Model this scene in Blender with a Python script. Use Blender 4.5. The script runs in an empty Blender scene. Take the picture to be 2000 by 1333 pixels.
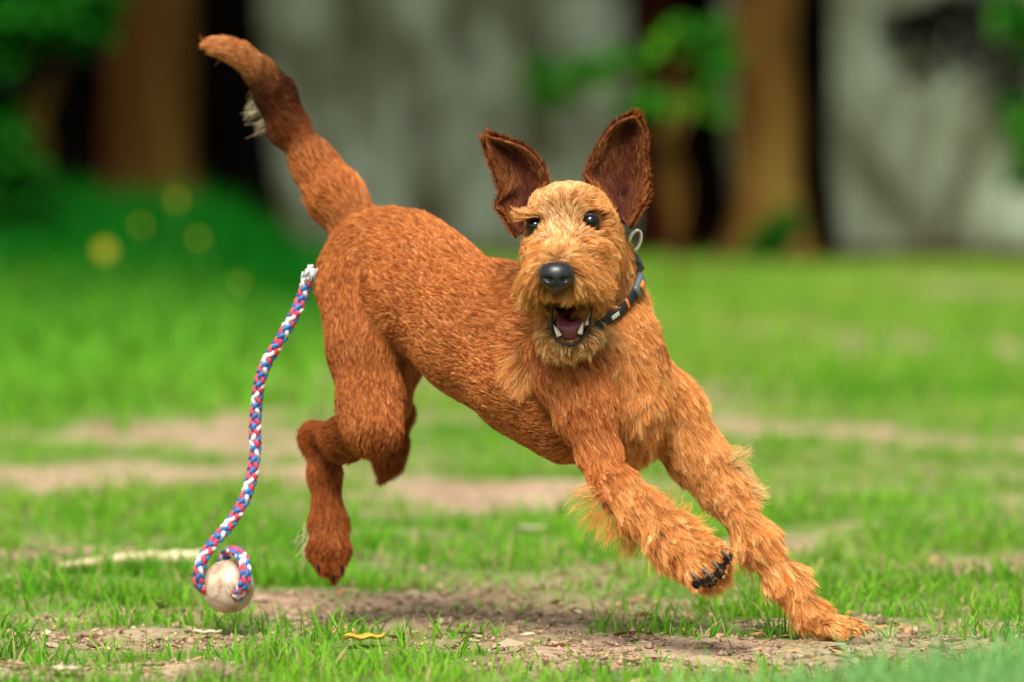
import bpy, math, random
import numpy as np
from mathutils import Vector, kdtree

rng = np.random.default_rng(7)
random.seed(7)
scene = bpy.context.scene
col = scene.collection
R = math.radians

# ------------------------------------------------------------------ camera
FPX = 200.0 / 36.0 * 2000.0          # focal length in photograph pixels
CAM = np.array([0.0, -5.556, 0.524])
PITCH = math.atan(469.5 / FPX)
cam_data = bpy.data.cameras.new('camera')
cam_data.lens = 200.0
cam_data.sensor_width = 36.0
cam_data.clip_start = 0.1
cam_data.clip_end = 2000.0
cam_data.dof.use_dof = True
cam_data.dof.focus_distance = 5.52
cam_data.dof.aperture_fstop = 4.0
cam = bpy.data.objects.new('camera', cam_data)
cam.location = CAM
cam.rotation_euler = (math.pi / 2 - PITCH, 0, 0)
col.objects.link(cam)
scene.camera = cam

# ------------------------------------------------------------------ light
SUN_EL, SUN_AZ = R(56), R(190)        # azimuth measured from +Y clockwise
world = bpy.data.worlds.new('World')
scene.world = world
world.use_nodes = True
wn = world.node_tree.nodes
wl = world.node_tree.links
wn.clear()
wout = wn.new('ShaderNodeOutputWorld')
wbg = wn.new('ShaderNodeBackground')
wsky = wn.new('ShaderNodeTexSky')
wsky.sky_type = 'NISHITA'
wsky.sun_disc = False
wsky.sun_elevation = SUN_EL
wsky.sun_rotation = SUN_AZ
wsky.air_density = 1.0
wsky.dust_density = 4.0
whs = wn.new('ShaderNodeHueSaturation')
whs.inputs['Saturation'].default_value = 0.22
wl.new(wsky.outputs[0], whs.inputs['Color'])
wl.new(whs.outputs[0], wbg.inputs['Color'])
wbg.inputs['Strength'].default_value = 0.068
wl.new(wbg.outputs[0], wout.inputs['Surface'])

sun_data = bpy.data.lights.new('sun', 'SUN')
sun_data.energy = 2.5
sun_data.angle = R(28)
sun_data.color = (1.0, 0.95, 0.87)
sun = bpy.data.objects.new('sun', sun_data)
col.objects.link(sun)
sdir = Vector((math.sin(SUN_AZ) * math.cos(SUN_EL), math.cos(SUN_AZ) * math.cos(SUN_EL), math.sin(SUN_EL)))
sun.rotation_euler = sdir.to_track_quat('Z', 'Y').to_euler()
sun.location = (0, 0, 20)

scene.view_settings.view_transform = 'Standard'
scene.view_settings.look = 'None'
scene.view_settings.gamma = 1.0
scene.view_settings.use_curve_mapping = False
scene.view_settings.exposure = 1.22
scene.cycles.use_denoising = True
scene.cycles.max_bounces = 7
scene.cycles.transparent_max_bounces = 8
try:
    scene.cycles_curves.shape = 'RIBBONS'
    scene.cycles_curves.subdivisions = 2
except Exception:
    pass

# ------------------------------------------------------------------ helpers
def P(px, py, Y):
    """world point seen at photograph pixel (px, py) standing at world depth Y"""
    x = (px - 1000.0) / FPX
    y = (666.5 - py) / FPX
    d = np.array([x, math.cos(PITCH) + y * math.sin(PITCH), -math.sin(PITCH) + y * math.cos(PITCH)])
    return CAM + d * ((Y - CAM[1]) / d[1])

def G(px, py):
    """world point on the ground at photograph pixel"""
    x = (px - 1000.0) / FPX
    y = (666.5 - py) / FPX
    d = np.array([x, math.cos(PITCH) + y * math.sin(PITCH), -math.sin(PITCH) + y * math.cos(PITCH)])
    return CAM + d * (-CAM[2] / d[2])

def mpp(Y):
    return (Y - CAM[1]) / FPX

def nrm(v):
    v = np.asarray(v, float)
    return v / np.maximum(np.linalg.norm(v, axis=-1, keepdims=True), 1e-9)

def snoise(p, freq, seed, octaves=3):
    """cheap smooth pseudo-noise from random sines, about -1..1"""
    r = np.random.default_rng(seed)
    out = np.zeros(len(p))
    amp, tot = 1.0, 0.0
    for o in range(octaves):
        f = freq * 2.0 ** o
        for k in range(4):
            d = nrm(r.normal(size=p.shape[1])) * f * r.uniform(0.7, 1.4)
            out += amp * np.sin(p @ d * 6.283 + r.uniform(0, 6.28))
        tot += amp * 2.0
        amp *= 0.55
    return out / tot

def link(o, parent=None):
    col.objects.link(o)
    if parent is not None:
        o.parent = parent
    return o

def tag(o, label=None, cat=None, group=None, kind=None):
    if label: o['label'] = label
    if cat: o['category'] = cat
    if group: o['group'] = group
    if kind: o['kind'] = kind
    return o

def empty(name, loc=(0, 0, 0)):
    o = bpy.data.objects.new(name, None)
    o.empty_display_size = 0.05
    o.location = loc
    return link(o)

def mesh_data(name, V, F, mat=None, smooth=True, colors=None):
    """F: one (n,k) integer array or a list of such arrays"""
    V = np.asarray(V, np.float32)
    Fs = F if isinstance(F, list) else [F]
    Fs = [np.asarray(f, np.int32) for f in Fs if len(f)]
    me = bpy.data.meshes.new(name)
    me.vertices.add(len(V))
    me.vertices.foreach_set('co', V.ravel())
    loops = np.concatenate([f.ravel() for f in Fs])
    sizes = np.concatenate([np.full(len(f), f.shape[1], np.int32) for f in Fs])
    me.loops.add(len(loops))
    me.loops.foreach_set('vertex_index', loops)
    me.polygons.add(len(sizes))
    starts = np.concatenate([[0], np.cumsum(sizes)[:-1]]).astype(np.int32)
    me.polygons.foreach_set('loop_start', starts)
    me.polygons.foreach_set('loop_total', sizes)
    if smooth:
        me.polygons.foreach_set('use_smooth', np.ones(len(sizes), bool))
    if colors is not None:
        a = me.attributes.new('tint', 'FLOAT_COLOR', 'POINT')
        c = np.ones((len(V), 4), np.float32)
        c[:, :3] = colors
        a.data.foreach_set('color', c.ravel())
    me.update(calc_edges=True)
    me.validate()
    if mat is not None:
        me.materials.append(mat)
    return me

def mobj(name, V, F, mat, parent=None, loc=None, smooth=True, colors=None):
    """mesh object; V in world coordinates, moved to be local to loc / parent"""
    V = np.asarray(V, float)
    off = np.zeros(3)
    if parent is not None:
        pp = parent
        while pp is not None:
            off += np.array(pp.location)
            pp = pp.parent
    if loc is not None:
        V = V - np.asarray(loc)
        o = bpy.data.objects.new(name, mesh_data(name, V, F, mat, smooth, colors))
        o.location = np.asarray(loc) - off
    else:
        o = bpy.data.objects.new(name, mesh_data(name, V - off, F, mat, smooth, colors))
    return link(o, parent)

def tube(path, rad, n=8, cap=True):
    path = np.asarray(path, float)
    m = len(path)
    rad = np.broadcast_to(np.asarray(rad, float), (m,))
    T = nrm(np.gradient(path, axis=0))
    u = np.cross(T[0], [0.0, 0.0, 1.0])
    if np.linalg.norm(u) < 1e-3:
        u = np.cross(T[0], [0.0, 1.0, 0.0])
    u = nrm(u)
    U = np.zeros_like(path)
    for i in range(m):
        u = nrm(u - T[i] * np.dot(u, T[i]))
        U[i] = u
    W = np.cross(T, U)
    a = np.linspace(0, 2 * math.pi, n, endpoint=False)
    V = path[:, None, :] + rad[:, None, None] * (np.cos(a)[None, :, None] * U[:, None, :] + np.sin(a)[None, :, None] * W[:, None, :])
    V = V.reshape(-1, 3)
    i = np.arange(m - 1)[:, None] * n
    j = np.arange(n)[None, :]
    j2 = (j + 1) % n
    F = np.stack([i + j, i + j2, i + n + j2, i + n + j], -1).reshape(-1, 4)
    Fs = [F]
    if cap:
        V = np.vstack([V, path[0], path[-1]])
        k = np.arange(n)
        k2 = (k + 1) % n
        Fs.append(np.stack([k2, k, np.full(n, m * n)], -1))
        Fs.append(np.stack([(m - 1) * n + k, (m - 1) * n + k2, np.full(n, m * n + 1)], -1))
    return V, Fs

def spline(pts, n):
    """Catmull-Rom through pts, resampled evenly to n points"""
    p = np.asarray(pts, float)
    p = np.vstack([2 * p[0] - p[1], p, 2 * p[-1] - p[-2]])
    out = []
    for i in range(1, len(p) - 2):
        t = np.linspace(0, 1, 24, endpoint=False)[:, None]
        a, b, c, d = p[i - 1], p[i], p[i + 1], p[i + 2]
        out.append(0.5 * (2 * b + (c - a) * t + (2 * a - 5 * b + 4 * c - d) * t ** 2 + (3 * b - a - 3 * c + d) * t ** 3))
    out.append(p[-2][None])
    q = np.vstack(out)
    s = np.concatenate([[0], np.cumsum(np.linalg.norm(np.diff(q[:, :3], axis=0), axis=1))])
    ss = np.linspace(0, s[-1], n)
    return np.stack([np.interp(ss, s, q[:, k]) for k in range(q.shape[1])], -1)

def merge(parts):
    Vs, Fs, o = [], [], 0
    for V, F in parts:
        Vs.append(np.asarray(V))
        for f in (F if isinstance(F, list) else [F]):
            Fs.append(np.asarray(f) + o)
        o += len(V)
    return np.vstack(Vs), Fs

def ellipsoid(c, ax, nu=14, nv=9):
    """ax: 3x3 rows = scaled axes"""
    ax = np.asarray(ax, float)
    th = np.linspace(0, math.pi, nv + 1)[1:-1]
    ph = np.linspace(0, 2 * math.pi, nu, endpoint=False)
    S = np.stack([np.sin(th)[:, None] * np.cos(ph)[None], np.sin(th)[:, None] * np.sin(ph)[None],
                  np.repeat(np.cos(th)[:, None], nu, 1)], -1).reshape(-1, 3)
    S = np.vstack([S, [0, 0, 1], [0, 0, -1]])
    V = np.asarray(c) + S @ ax
    m = nv - 1
    i = np.arange(m - 1)[:, None] * nu
    j = np.arange(nu)[None, :]
    j2 = (j + 1) % nu
    F = np.stack([i + j, i + nu + j, i + nu + j2, i + j2], -1).reshape(-1, 4)
    k = np.arange(nu)
    k2 = (k + 1) % nu
    top = np.stack([k, k2, np.full(nu, m * nu)], -1)
    bot = np.stack([(m - 1) * nu + k2, (m - 1) * nu + k, np.full(nu, m * nu + 1)], -1)
    return V, [F, top, bot]

# ------------------------------------------------------------------ materials
def new_mat(name):
    m = bpy.data.materials.new(name)
    m.use_nodes = True
    nt = m.node_tree
    b = nt.nodes.get('Principled BSDF')
    return m, nt, b

def noise_node(nt, scale, detail=4, rough=0.55, vec=None, dist=0.0):
    n = nt.nodes.new('ShaderNodeTexNoise')
    n.inputs['Scale'].default_value = scale
    n.inputs['Detail'].default_value = detail
    n.inputs['Roughness'].default_value = rough
    n.inputs['Distortion'].default_value = dist
    if vec is not None:
        nt.links.new(vec, n.inputs['Vector'])
    return n

def ramp(nt, fac, stops):
    r = nt.nodes.new('ShaderNodeValToRGB')
    el = r.color_ramp.elements
    while len(el) < len(stops):
        el.new(0.5)
    for e, (p, c) in zip(el, stops):
        e.position = p
        e.color = (*c, 1)
    nt.links.new(fac, r.inputs['Fac'])
    return r

def coords(nt, scale=(1, 1, 1)):
    t = nt.nodes.new('ShaderNodeTexCoord')
    mp = nt.nodes.new('ShaderNodeMapping')
    mp.inputs['Scale'].default_value = scale
    nt.links.new(t.outputs['Object'], mp.inputs['Vector'])
    return mp.outputs['Vector']

def bump(nt, b, height, strength=0.5, dist=0.01):
    bp = nt.nodes.new('ShaderNodeBump')
    bp.inputs['Strength'].default_value = strength
    bp.inputs['Distance'].default_value = dist
    nt.links.new(height, bp.inputs['Height'])
    nt.links.new(bp.outputs[0], b.inputs['Normal'])

def mat_noise(name, stops, scale, rough=0.8, stretch=(1, 1, 1), bmp=0.0, bdist=0.005, detail=4, spec=0.5):
    m, nt, b = new_mat(name)
    v = coords(nt, stretch)
    n = noise_node(nt, scale, detail, vec=v)
    r = ramp(nt, n.outputs[0], stops)
    nt.links.new(r.outputs[0], b.inputs['Base Color'])
    b.inputs['Roughness'].default_value = rough
    b.inputs['Specular IOR Level'].default_value = spec
    if bmp:
        bump(nt, b, n.outputs[0], bmp, bdist)
    return m

def mat_leafy(name, trans=0.35, rough=0.6, spec=0.25):
    """per-blade colour from the tint attribute, diffuse plus translucency"""
    m, nt, b = new_mat(name)
    at = nt.nodes.new('ShaderNodeAttribute')
    at.attribute_name = 'tint'
    nt.links.new(at.outputs['Color'], b.inputs['Base Color'])
    b.inputs['Roughness'].default_value = rough
    b.inputs['Specular IOR Level'].default_value = spec
    tr = nt.nodes.new('ShaderNodeBsdfTranslucent')
    nt.links.new(at.outputs['Color'], tr.inputs['Color'])
    mx = nt.nodes.new('ShaderNodeMixShader')
    mx.inputs['Fac'].default_value = trans
    nt.links.new(b.outputs[0], mx.inputs[1])
    nt.links.new(tr.outputs[0], mx.inputs[2])
    nt.links.new(mx.outputs[0], nt.nodes['Material Output'].inputs['Surface'])
    return m

def mat_plain(name, c, rough=0.5, metal=0.0, spec=0.5, coat=0.0, var=0.15, scale=60):
    m, nt, b = new_mat(name)
    v = coords(nt)
    n = noise_node(nt, scale, 3, vec=v)
    r = ramp(nt, n.outputs[0], [(0.3, tuple(x * (1 - var) for x in c)), (0.7, tuple(min(1, x * (1 + var)) for x in c))])
    nt.links.new(r.outputs[0], b.inputs['Base Color'])
    b.inputs['Roughness'].default_value = rough
    b.inputs['Metallic'].default_value = metal
    b.inputs['Specular IOR Level'].default_value = spec
    b.inputs['Coat Weight'].default_value = coat
    return m

M_leaf = mat_leafy('leaf', 0.35, 0.6, 0.06)
M_grass = mat_leafy('grass_blade', 0.40, 0.55, 0.10)
M_litter = mat_leafy('dry_litter', 0.08, 0.8, 0.15)

# ------------------------------------------------------------------ ground
BARE = []   # (x, y, half width, half depth, strength)
for px, py, hw, hh, s in [
    (960, 1195, 430, 46, 0.85), (620, 1165, 200, 26, 0.9), (330, 1230, 330, 22, 0.75), (120, 1305, 230, 26, 0.95),
    (1420, 1265, 330, 34, 0.9), (1120, 1285, 220, 30, 0.55), (900, 965, 260, 42, 1.0), (230, 925, 330, 30, 0.95),
    (330, 845, 360, 24, 0.95), (620, 868, 200, 20, 0.7), (1690, 1050, 200, 32, 1.15), (1880, 1095, 170, 22, 1.15),
    (1960, 862, 130, 24, 1.0), (1830, 675, 100, 20, 1.15), (1480, 655, 120, 16, 0.5), (1560, 835, 190, 20, 1.15),
    (1430, 815, 120, 14, 1.15), (1450, 885, 60, 14, 0.8), (110, 1085, 230, 26, 0.7), (1040, 1045, 60, 12, 0.8),
    (1700, 1225, 120, 25, 0.75), (560, 690, 120, 14, 0.3), (1660, 720, 200, 16, 0.35), (500, 1090, 120, 18, 0.6)]:
    c = G(px, py)
    t = G(px, py - hh)
    bt = G(px, min(py + hh, 1330))
    BARE.append((c[0], (t[1] + bt[1]) / 2, hw * mpp(c[1]), max((t[1] - bt[1]) / 2, 0.02), s))

def bare_amount(p):
    """0 grass .. 1 bare earth at ground points p (n,2)"""
    p = np.asarray(p, float)
    w = p + np.stack([0.16 * snoise(p, 1.7, 31, 3), 0.09 * snoise(p, 2.6, 32, 3)], -1) * np.clip(1 + p[:, 1:2] * 0.10, 0.5, 1.5)
    b = np.zeros(len(p))
    for x, y, hx, hy, s in BARE:
        q = ((w[:, 0] - x) / hx) ** 2 + ((w[:, 1] - y) / hy) ** 2
        b = np.maximum(b, s * np.clip(1.15 - 0.72 * q, 0, 1))
    far = np.clip((p[:, 1] - 2.0) / 3.0, 0, 1)
    b += 0.6 * far * np.clip(snoise(p * np.array([0.55, 1.3]), 0.6, 36, 3), 0, 1) * (p[:, 0] > -1.2)
    b += 0.12 + (0.40 * snoise(p, 1.4, 33, 3) + 0.24 * snoise(p, 6.0, 35, 3)) * (1 - 0.3 * far) + 0.1 * far * snoise(p * np.array([0.5, 1]), 0.5, 34, 2)
    edge = np.clip((p[:, 1] - 12.2) / 0.5, 0, 1)          # leaf-strewn strip before the wall
    right = np.clip((p[:, 0] - 0.2) / 0.8, 0, 1)
    b = np.maximum(b, edge * right * 1.0)
    return np.clip(b, 0, 1)

def ground_z(p):
    p = np.asarray(p, float)
    near = np.clip(1.0 - np.abs(p[:, 1] - 4) / 22, 0, 1)
    return near * (0.010 * snoise(p, 0.55, 41, 2) + 0.005 * snoise(p, 3.1, 42, 3)) - 0.004

gx = np.concatenate([-np.geomspace(400, 3.05, 26), np.arange(-3, 3.001, 0.03), np.geomspace(3.05, 400, 26)])
gy = np.concatenate([-np.geomspace(300, 6.6, 20), np.arange(-6.5, 3.0, 0.025), np.arange(3.0, 16, 0.08), np.geomspace(16.2, 900, 30)])
gX, gY = np.meshgrid(gx, gy, indexing='ij')
gp = np.stack([gX.ravel(), gY.ravel()], -1)
gz = ground_z(gp)
bare_g = bare_amount(gp)
gV = np.column_stack([gp, gz + 0.004 * bare_g * snoise(gp, 11.0, 43, 3)])
nx, ny = len(gx), len(gy)
ii = np.arange(nx - 1)[:, None] * ny
jj = np.arange(ny - 1)[None, :]
gF = np.stack([ii + jj, ii + ny + jj, ii + ny + jj + 1, ii + jj + 1], -1).reshape(-1, 4)

M_ground, nt, b = new_mat('park_earth')
at = nt.nodes.new('ShaderNodeAttribute')
at.attribute_name = 'tint'
v = coords(nt)
n1 = noise_node(nt, 9, 6, 0.65, v)
n2 = noise_node(nt, 90, 5, 0.6, v)
soil = ramp(nt, n1.outputs[0], [(0.25, (0.20, 0.12, 0.07)), (0.5, (0.38, 0.265, 0.175)), (0.75, (0.52, 0.39, 0.28))])
spk = ramp(nt, n2.outputs[0], [(0.3, (0.55, 0.5, 0.45)), (0.5, (1, 1, 1)), (0.72, (1.25, 1.2, 1.1))])
mul = nt.nodes.new('ShaderNodeMix')
mul.data_type = 'RGBA'
mul.blend_type = 'MULTIPLY'
mul.inputs['Factor'].default_value = 1.0
nt.links.new(soil.outputs[0], mul.inputs['A'])
nt.links.new(spk.outputs[0], mul.inputs['B'])
mixg = nt.nodes.new('ShaderNodeMix')
mixg.data_type = 'RGBA'
sep = nt.nodes.new('ShaderNodeSeparateColor')
nt.links.new(at.outputs['Color'], sep.inputs[0])
nt.links.new(sep.outputs[0], mixg.inputs['Factor'])
turf = ramp(nt, n2.outputs[0], [(0.3, (0.05, 0.11, 0.015)), (0.7, (0.15, 0.26, 0.04))])
nt.links.new(turf.outputs[0], mixg.inputs['A'])
nt.links.new(mul.outputs['Result'], mixg.inputs['B'])
mixh = nt.nodes.new('ShaderNodeMix')
mixh.data_type = 'RGBA'
litter_shade = ramp(nt, n1.outputs[0], [(0.3, (0.018, 0.008, 0.003)), (0.7, (0.07, 0.035, 0.012))])  # leaf litter by the wall, its tones darkened to include the shade there
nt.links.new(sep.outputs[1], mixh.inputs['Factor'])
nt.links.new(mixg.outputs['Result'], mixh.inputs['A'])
nt.links.new(litter_shade.outputs[0], mixh.inputs['B'])
nt.links.new(mixh.outputs['Result'], b.inputs['Base Color'])
b.inputs['Roughness'].default_value = 0.95
b.inputs['Specular IOR Level'].default_value = 0.1
bump(nt, b, n2.outputs[0], 0.7, 0.012)
shaded_litter = np.clip((gp[:, 1] - 12.0 + 0.3 * snoise(gp, 0.8, 44, 2)) / 0.5, 0, 1)
ground = mobj('ground', gV, gF, M_ground, colors=np.column_stack([bare_g, shaded_litter, bare_g]))
tag(ground, kind='structure')

# ------------------------------------------------------------------ grass
def blades(pts, hgt, wid, colr, nseg, lean=0.5, seed=1, zoff=None):
    r = np.random.default_rng(seed)
    n = len(pts)
    ang = r.uniform(0, 6.283, n)
    side = np.stack([np.cos(ang), np.sin(ang), np.zeros(n)], -1)
    la = r.uniform(0, 6.283, n)
    ld = np.stack([np.cos(la), np.sin(la), np.zeros(n)], -1)
    ln = r.uniform(0.1, 1.0, n) * lean
    base = np.column_stack([pts, ground_z(pts) - 0.003]) if zoff is None else np.column_stack([pts, zoff])
    V, C = [], []
    for k in range(nseg + 1):
        t = k / nseg
        c = base + np.array([0, 0, 1]) * (hgt * (t - 0.28 * ln * t * t))[:, None] + ld * (hgt * ln * t * t)[:, None]
        w = wid * (1 - 0.15 * t) * (1 - t ** 3) * 0.5
        shade = 0.85 + 0.3 * t
        if k < nseg:
            V += [c - side * w[:, None], c + side * w[:, None]]
            C += [colr * shade, colr * shade]
        else:
            V.append(c)
            C.append(colr * shade)
    nv = 2 * nseg + 1
    V = np.stack(V, 1).reshape(-1, 3)
    C = np.stack(C, 1).reshape(-1, 3)
    b0 = np.arange(n)[:, None] * nv
    Q = []
    for k in range(nseg - 1):
        Q.append(b0 + np.array([[2 * k, 2 * k + 1, 2 * k + 3, 2 * k + 2]]))
    Tt = b0 + np.array([[2 * nseg - 2, 2 * nseg - 1, 2 * nseg]])
    return V, ([np.vstack(Q)] if Q else []) + [Tt], C

def grass_colors(pts, n, seed, dark=0.0):
    r = np.random.default_rng(seed)
    a = np.array([0.060, 0.27, 0.006])
    bb = np.array([0.25, 0.50, 0.030])
    f = np.clip(0.45 + 0.28 * snoise(pts, 0.9, seed + 5, 3) + r.normal(0, 0.25, n), 0, 1)[:, None]
    c = a * (1 - f) + bb * f
    yel = np.clip(0.25 + 0.9 * snoise(pts, 0.45, seed + 9, 3) + 0.35 * snoise(pts, 2.6, 63, 2), 0, 1)[:, None] * 0.28
    c = c * (1 - yel) + np.array([0.40, 0.44, 0.085]) * yel
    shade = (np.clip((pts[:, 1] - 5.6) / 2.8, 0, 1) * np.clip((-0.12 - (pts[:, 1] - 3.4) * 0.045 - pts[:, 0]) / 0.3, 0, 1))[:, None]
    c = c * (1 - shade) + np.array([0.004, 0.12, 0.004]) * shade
    dry = (r.random(n) < 0.11) & (shade[:, 0] < 0.3)
    c[dry] = np.array([0.48, 0.40, 0.17]) * r.uniform(0.7, 1.1, (dry.sum(), 1))
    return c * (1 - dark * 0.5)

def scatter(x0, x1, y0, y1, dens, seed, width_at=None):
    r = np.random.default_rng(seed)
    n = int(dens * (x1 - x0) * (y1 - y0))
    p = np.column_stack([r.uniform(x0, x1, n), r.uniform(y0, y1, n)])
    # stay within the wedge the camera (or one a step aside) can see
    half = 0.30 + (p[:, 1] - CAM[1]) * 0.105
    return p[np.abs(p[:, 0]) < half], r

parts = []
allC = []
def add_grass(p, r, h0, h1, w, nseg, lean, seed, pw=1.6, tuft=True):
    b = bare_amount(p)
    keep = r.random(len(p)) < (1 - b) ** pw + 0.05
    tf = np.clip(0.42 + 0.85 * snoise(p, 3.2, 51, 3) + 0.35 * snoise(p, 11.0, 52, 2), 0.05, 1.0) if tuft else np.ones(len(p))
    keep &= r.random(len(p)) < tf
    for cx, cy in [G(712, 1246)[:2], G(128, 1310)[:2], G(404, 1222)[:2], G(295, 1302)[:2], G(920, 1234)[:2]]:
        keep &= ~((np.abs(p[:, 0] - cx) < 0.032) & (p[:, 1] < cy + 0.02) & (p[:, 1] > cy - 0.16))
    p, b, tf = p[keep], b[keep], tf[keep]
    n = len(p)
    h = (h0 + (h1 - h0) * r.random(n) ** 1.3) * (0.55 + 0.55 * (1 - b)) * (0.6 + 0.5 * tf)
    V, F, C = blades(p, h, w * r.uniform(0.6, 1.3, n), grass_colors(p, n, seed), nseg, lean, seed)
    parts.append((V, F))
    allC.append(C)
    return n

p, r = scatter(-1.0, 1.0, -0.95, 1.6, 25000, 101)
n1 = add_grass(p, r, 0.010, 0.042, 0.0026, 3, 1.0, 201)
p, r = scatter(-1.5, 1.5, 1.6, 4.5, 9000, 102)
n2 = add_grass(p, r, 0.015, 0.042, 0.0034, 2, 0.8, 202)
p, r = scatter(-2.2, 2.2, 4.5, 12.9, 3000, 103)
n3 = add_grass(p, r, 0.02, 0.055, 0.006, 2, 0.8, 203, tuft=False)
p, r = scatter(-3.2, 3.2, 12.9, 16.0, 500, 104)
n4 = add_grass(p, r, 0.02, 0.06, 0.008, 2, 0.8, 204)
print('grass blades', n1, n2, n3, n4)
V, F = merge(parts)
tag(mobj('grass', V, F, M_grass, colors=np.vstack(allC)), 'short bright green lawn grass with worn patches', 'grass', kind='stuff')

# nearest soft tufts at the bottom right of the picture, close to the lens
p, r = scatter(-0.15, 0.70, -1.35, -0.85, 26000, 105)
k = r.random(len(p)) < np.clip((p[:, 0] - 0.06) / 0.34, 0.05, 1) * np.clip(0.6 + 0.6 * snoise(p, 5, 64, 2), 0, 1)
p = p[k]
n = len(p)
c = np.array([0.20, 0.42, 0.13]) * r.uniform(0.7, 1.25, (n, 1))
V, F, C = blades(p, r.uniform(0.06, 0.128, n) * np.clip(0.62 + 0.9 * p[:, 0], 0.6, 1.05), 0.0042 * r.uniform(0.6, 1.2, n), c, 3, 0.9, 205)
tag(mobj('foreground_grass', V, F, M_grass, colors=C), 'blurred pale green grass in the bottom right foreground', 'grass', kind='stuff')
# ------------------------------------------------------------------ background
def leaf_cloud(centers, radii, n, size, seed, cols, flat=0.5, droop=0.0):
    """n folded diamond leaves spread through ellipsoid clumps"""
    r = np.random.default_rng(seed)
    centers = np.asarray(centers, float)
    radii = np.asarray(radii, float)
    if radii.ndim == 1:
        radii = np.repeat(radii[:, None], 3, 1)
    vol = radii.prod(1) ** 0.75
    idx = r.choice(len(centers), n, p=vol / vol.sum())
    d = nrm(r.normal(size=(n, 3))) * (r.random((n, 1)) ** 0.5)
    c = centers[idx] + d * radii[idx]
    ax = nrm(r.normal(size=(n, 3)) * np.array([1, 1, flat]) + np.array([0, 0, -droop]))
    sd = nrm(np.cross(ax, nrm(r.normal(size=(n, 3)) * 0.6 + np.array([0, 0, 1]))))
    up = np.cross(sd, ax)
    L = size * r.uniform(0.6, 1.3, n)[:, None]
    w = L * r.uniform(0.26, 0.38, n)[:, None]
    tipd = -0.18 * L * up
    V = np.stack([c, c + ax * L * 0.33 + sd * w * 0.9 + up * 0.12 * w, c + ax * L * 0.72 + sd * w * 0.62, c + ax * L + tipd,
                  c + ax * L * 0.72 - sd * w * 0.62, c + ax * L * 0.33 - sd * w * 0.9 + up * 0.12 * w, c + ax * L * 0.5 - up * 0.12 * w], 1).reshape(-1, 3)
    b0 = np.arange(n)[:, None] * 7
    F = np.concatenate([b0 + np.array([[6, i, (i + 1) % 6]]) for i in range(6)])
    cc = np.asarray(cols, float)
    tint = cc[r.integers(0, len(cc), n)] * r.uniform(0.65, 1.3, (n, 1))
    return V, F, np.repeat(tint, 7, 0)

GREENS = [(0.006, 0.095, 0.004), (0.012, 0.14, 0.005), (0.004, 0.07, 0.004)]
BRIGHT = [(0.06, 0.26, 0.010), (0.11, 0.33, 0.012), (0.02, 0.18, 0.010)]

# old concrete wall with algae streaks
M_wall, nt, b = new_mat('weathered_concrete')
vv = coords(nt, (1, 1, 0.45))
na = noise_node(nt, 4.6, 8, 0.68, vv, 0.2)
nb = noise_node(nt, 7, 4, 0.6, vv, 0.3)
ca = ramp(nt, na.outputs[0], [(0.32, (0.03, 0.026, 0.008)), (0.41, (0.11, 0.11, 0.045)), (0.51, (0.25, 0.30, 0.19)), (0.66, (0.45, 0.55, 0.40))])
cb = ramp(nt, nb.outputs[0], [(0.34, (0.35, 0.30, 0.22)), (0.56, (1.15, 1.15, 1.1))])
mw = nt.nodes.new('ShaderNodeMix')
mw.data_type = 'RGBA'
mw.blend_type = 'MULTIPLY'
mw.inputs['Factor'].default_value = 0.75
nt.links.new(ca.outputs[0], mw.inputs['A'])
nt.links.new(cb.outputs[0], mw.inputs['B'])
nt.links.new(mw.outputs['Result'], b.inputs['Base Color'])
b.inputs['Roughness'].default_value = 0.95
bump(nt, b, nb.outputs[0], 0.5, 0.02)
YW = 20.6 + CAM[1]
def box(x0, x1, y0, y1, z0, z1):
    V = np.array([[x, y, z] for x in (x0, x1) for y in (y0, y1) for z in (z0, z1)], float)
    F = np.array([[0, 1, 3, 2], [4, 6, 7, 5], [0, 4, 5, 1], [2, 3, 7, 6], [0, 2, 6, 4], [1, 5, 7, 3]])
    return V, F
wl_root = empty('garden_wall', (1.5, YW, 0))
tag(wl_root, 'long weathered grey concrete wall behind the trees', 'wall')
x0w = P(497, 300, YW)[0]
edges = [x0w, x0w + 1.62, x0w + 3.30, x0w + 5.0]
for i in range(3):
    # panel as a subdivided slab with slightly uneven face
    xs = np.linspace(edges[i] + 0.012, edges[i + 1] - 0.012, 28)
    zs = np.linspace(-0.15, 2.0, 34)
    X, Z = np.meshgrid(xs, zs, indexing='ij')
    q = np.column_stack([X.ravel(), Z.ravel()])
    yf = YW + 0.012 * snoise(q, 1.2, 60 + i, 3)
    Vf = np.column_stack([X.ravel(), yf, Z.ravel()])
    Vb = np.column_stack([X.ravel(), np.full(len(yf), YW + 0.16), Z.ravel()])
    nz_ = len(zs)
    a = np.arange(len(xs) - 1)[:, None] * nz_
    c = np.arange(nz_ - 1)[None, :]
    Fq = np.stack([a + c, a + nz_ + c, a + nz_ + c + 1, a + c + 1], -1).reshape(-1, 4)
    m = len(Vf)
    i0 = np.arange(nz_ - 1)
    e = (len(xs) - 1) * nz_
    t = np.arange(len(xs) - 1) * nz_
    Fs = [Fq, Fq[:, ::-1] + m,
          np.stack([i0, i0 + 1, i0 + 1 + m, i0 + m], -1), np.stack([e + i0, e + i0 + m, e + i0 + 1 + m, e + i0 + 1], -1),
          np.stack([t + nz_ - 1, t + 2 * nz_ - 1, t + 2 * nz_ - 1 + m, t + nz_ - 1 + m], -1)]
    mobj('panel', np.vstack([Vf, Vb]), Fs, M_wall, wl_root, smooth=False)
V, F = box(edges[0] - 0.03, edges[3] + 0.03, YW - 0.05, YW + 0.21, 2.003, 2.10)
mobj('coping', V, F, M_wall, wl_root, smooth=False)

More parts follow.
